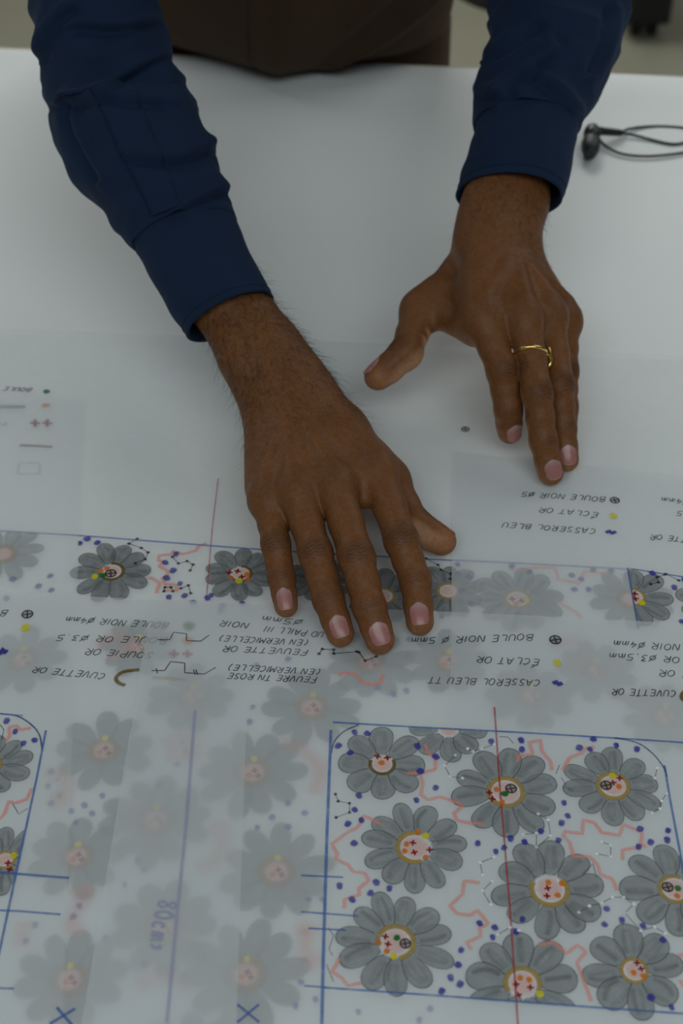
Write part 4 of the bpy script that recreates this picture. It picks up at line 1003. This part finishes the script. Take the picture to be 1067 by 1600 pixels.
# ------------------------------------------------------------------ small things
# gold ring on the middle finger of the raised hand
j, r_, upf, d_ = HB['axes']['m']; f0 = .50
rc = j[0] * (1 - f0) + j[1] * f0; ax_ = unit(j[1] - j[0]); up_ = unit(HB['n'] - ax_ * (HB['n'] @ ax_)); sd_ = np.cross(ax_, up_)
if sd_[0] < 0: sd_ = -sd_
rad = .0104
ring = empty('finger_ring', tuple(rc)); tag(ring, 'gold ring with a crossing head on the middle finger of the raised hand', 'ring')
tv, tf = tube_mesh([rc + rad * (up_ * math.cos(t) * .96 + sd_ * math.sin(t)) + ax_ * .0012 * math.sin(t) for t in np.linspace(0, 2 * math.pi, 65)], .0013, 10, False)
mesh_obj('band', tv, tf, M['gold'], ring)
hc = rc + sd_ * (rad + .0004) + up_ * .0030; u2 = unit(up_ * .45 - sd_ * .2)
tv, tf = tube_mesh([hc + ax_ * .0080 * math.cos(t) + (up_ * .55 + sd_ * .25) * .0048 * math.sin(t) for t in np.linspace(-2.2, 2.2, 33)], .00115, 10)
mesh_obj('crossing_head', tv, tf, M['gold'], ring)
tv, tf = tube_mesh([hc - up_ * .006 + sd_ * -.0015 + ax_ * .001, hc - up_ * .002 + ax_ * .0005, hc + up_ * .0014 + sd_ * .0008], [.0008, .0015, .0017], 10)
mesh_obj('collar', tv, tf, M['gold'], ring)

# earphones
ear = empty('earphones', tuple(P(930, 225))); tag(ear, 'black wired in-ear earphone with looped cable beside the right sleeve', 'earphones')
def lathe_between(a, b, prof, n=20):
    """prof: (fraction, radius)"""
    a, b = np.asarray(a), np.asarray(b); return tube_mesh([a + (b - a) * t for t, _ in prof], [r for _, r in prof], n)
pa, pb = P(925, 206, .011), P(922, 234, .008)
tv, tf = lathe_between(pa, pb, [(-.22, .003), (-.16, .0062), (0, .0075), (.25, .0074), (.38, .0055), (.5, .0045)]); mesh_obj('housing', tv, tf, M['black'], ear)
tv, tf = lathe_between(pa, pb, [(.42, .004), (.48, .0075), (.7, .0085), (1.0, .0078), (1.25, .0055), (1.3, .003)]); mesh_obj('ear_tip', tv, tf, M['rubber'], ear)
tv, tf = lathe_between(P(930, 204, .011), P(972, 208, .0045), [(0, .0042), (.3, .0036), (.95, .0030), (1, .002)]); mesh_obj('stem', tv, tf, M['black'], ear)
def cable(px): return tube_mesh(catmull([P(x, y, h) for x, y, h in px], 10), .00125, 10)
tv, tf = cable([(970, 207, .004), (985, 201, .003), (1020, 197.5, .0016), (1060, 199, .0014), (1110, 206, .0014), (1160, 216, .0014), (1150, 232, .0014), (1100, 232, .0014), (1058, 240, .0014), (1010, 244, .0014), (970, 240, .0014), (945, 227, .003), (935, 216, .006)])
mesh_obj('cable', tv, tf, M['black'], ear)
tv, tf = cable([(971, 208, .004), (990, 211, .003), (1020, 219, .0016), (1050, 225, .0014), (1075, 222, .0014), (1120, 212, .0040), (1180, 205, .0014)])
mesh_obj('cable', tv, tf, M['black'], ear)
# small tool-less floor things behind: a round stool and a rolling cabinet, both dark and out of focus
def floor_at(x, y): return P(x, y, -T)
s0 = P(838, -28, -T + .42); st_ = empty('round_stool', (s0[0], s0[1], 0)); tag(st_, 'black round stool on the floor behind the raised arm', 'stool')
SH = .45
bm = bmesh.new(); bmesh.ops.create_cone(bm, cap_ends=True, segments=40, radius1=.19, radius2=.195, depth=.06, matrix=__import__('mathutils').Matrix.Translation((s0[0], s0[1], SH)))
bmesh.ops.bevel(bm, geom=[e for e in bm.edges if abs(e.verts[0].co.z - e.verts[1].co.z) < 1e-5], offset=.015, segments=3, affect='EDGES'); bm_obj('seat', bm, M['black'], st_)
tv, tf = tube_mesh([np.array([s0[0], s0[1], .08]), np.array([s0[0], s0[1], SH - .03])], .025, 16); mesh_obj('column', tv, tf, M['steel'], st_)
for k in range(5):
    a = 2 * math.pi * k / 5 + .3; e = np.array([s0[0] + .24 * math.cos(a), s0[1] + .24 * math.sin(a), .06])
    tv, tf = tube_mesh([np.array([s0[0], s0[1], .10]), e], [.022, .014], 10); mesh_obj('leg', tv, tf, M['black'], st_)
    tv, tf = tube_mesh([np.array([e[0] - .012, e[1], .028]), np.array([e[0] + .012, e[1], .028])], .028, 18); mesh_obj('caster', tv, tf, M['black'], st_)
c0 = floor_at(1000, 58); cb = empty('rolling_cabinet', (c0[0], c0[1], 0)); tag(cb, 'black rolling cabinet standing on casters at the upper right of the floor', 'cabinet')
kx = proj(c0)[2] / FPX; cw = 67 * kx
body_c = (c0[0] + 6 * kx, c0[1] + .17, .042 + .28)
box('carcass', body_c, (cw, .40, .56), M['black'], cb, .008)
for z in (.145, .325, .505):
    box('drawer', (body_c[0], body_c[1] - .204, z), (cw * .92, .012, .16), M['black'], cb, .004)
for sx in (-.2, .2):
    for sy in (-.15, .15):
        x, y = body_c[0] + sx * cw, body_c[1] + sy
        tv, tf = tube_mesh([np.array([x - .010, y, .016]), np.array([x + .010, y, .016])], .016, 18); mesh_obj('caster', tv, tf, M['black'], cb)
        box('caster_fork', (x, y, .034), (.026, .02, .018), M['black'], cb, .003)
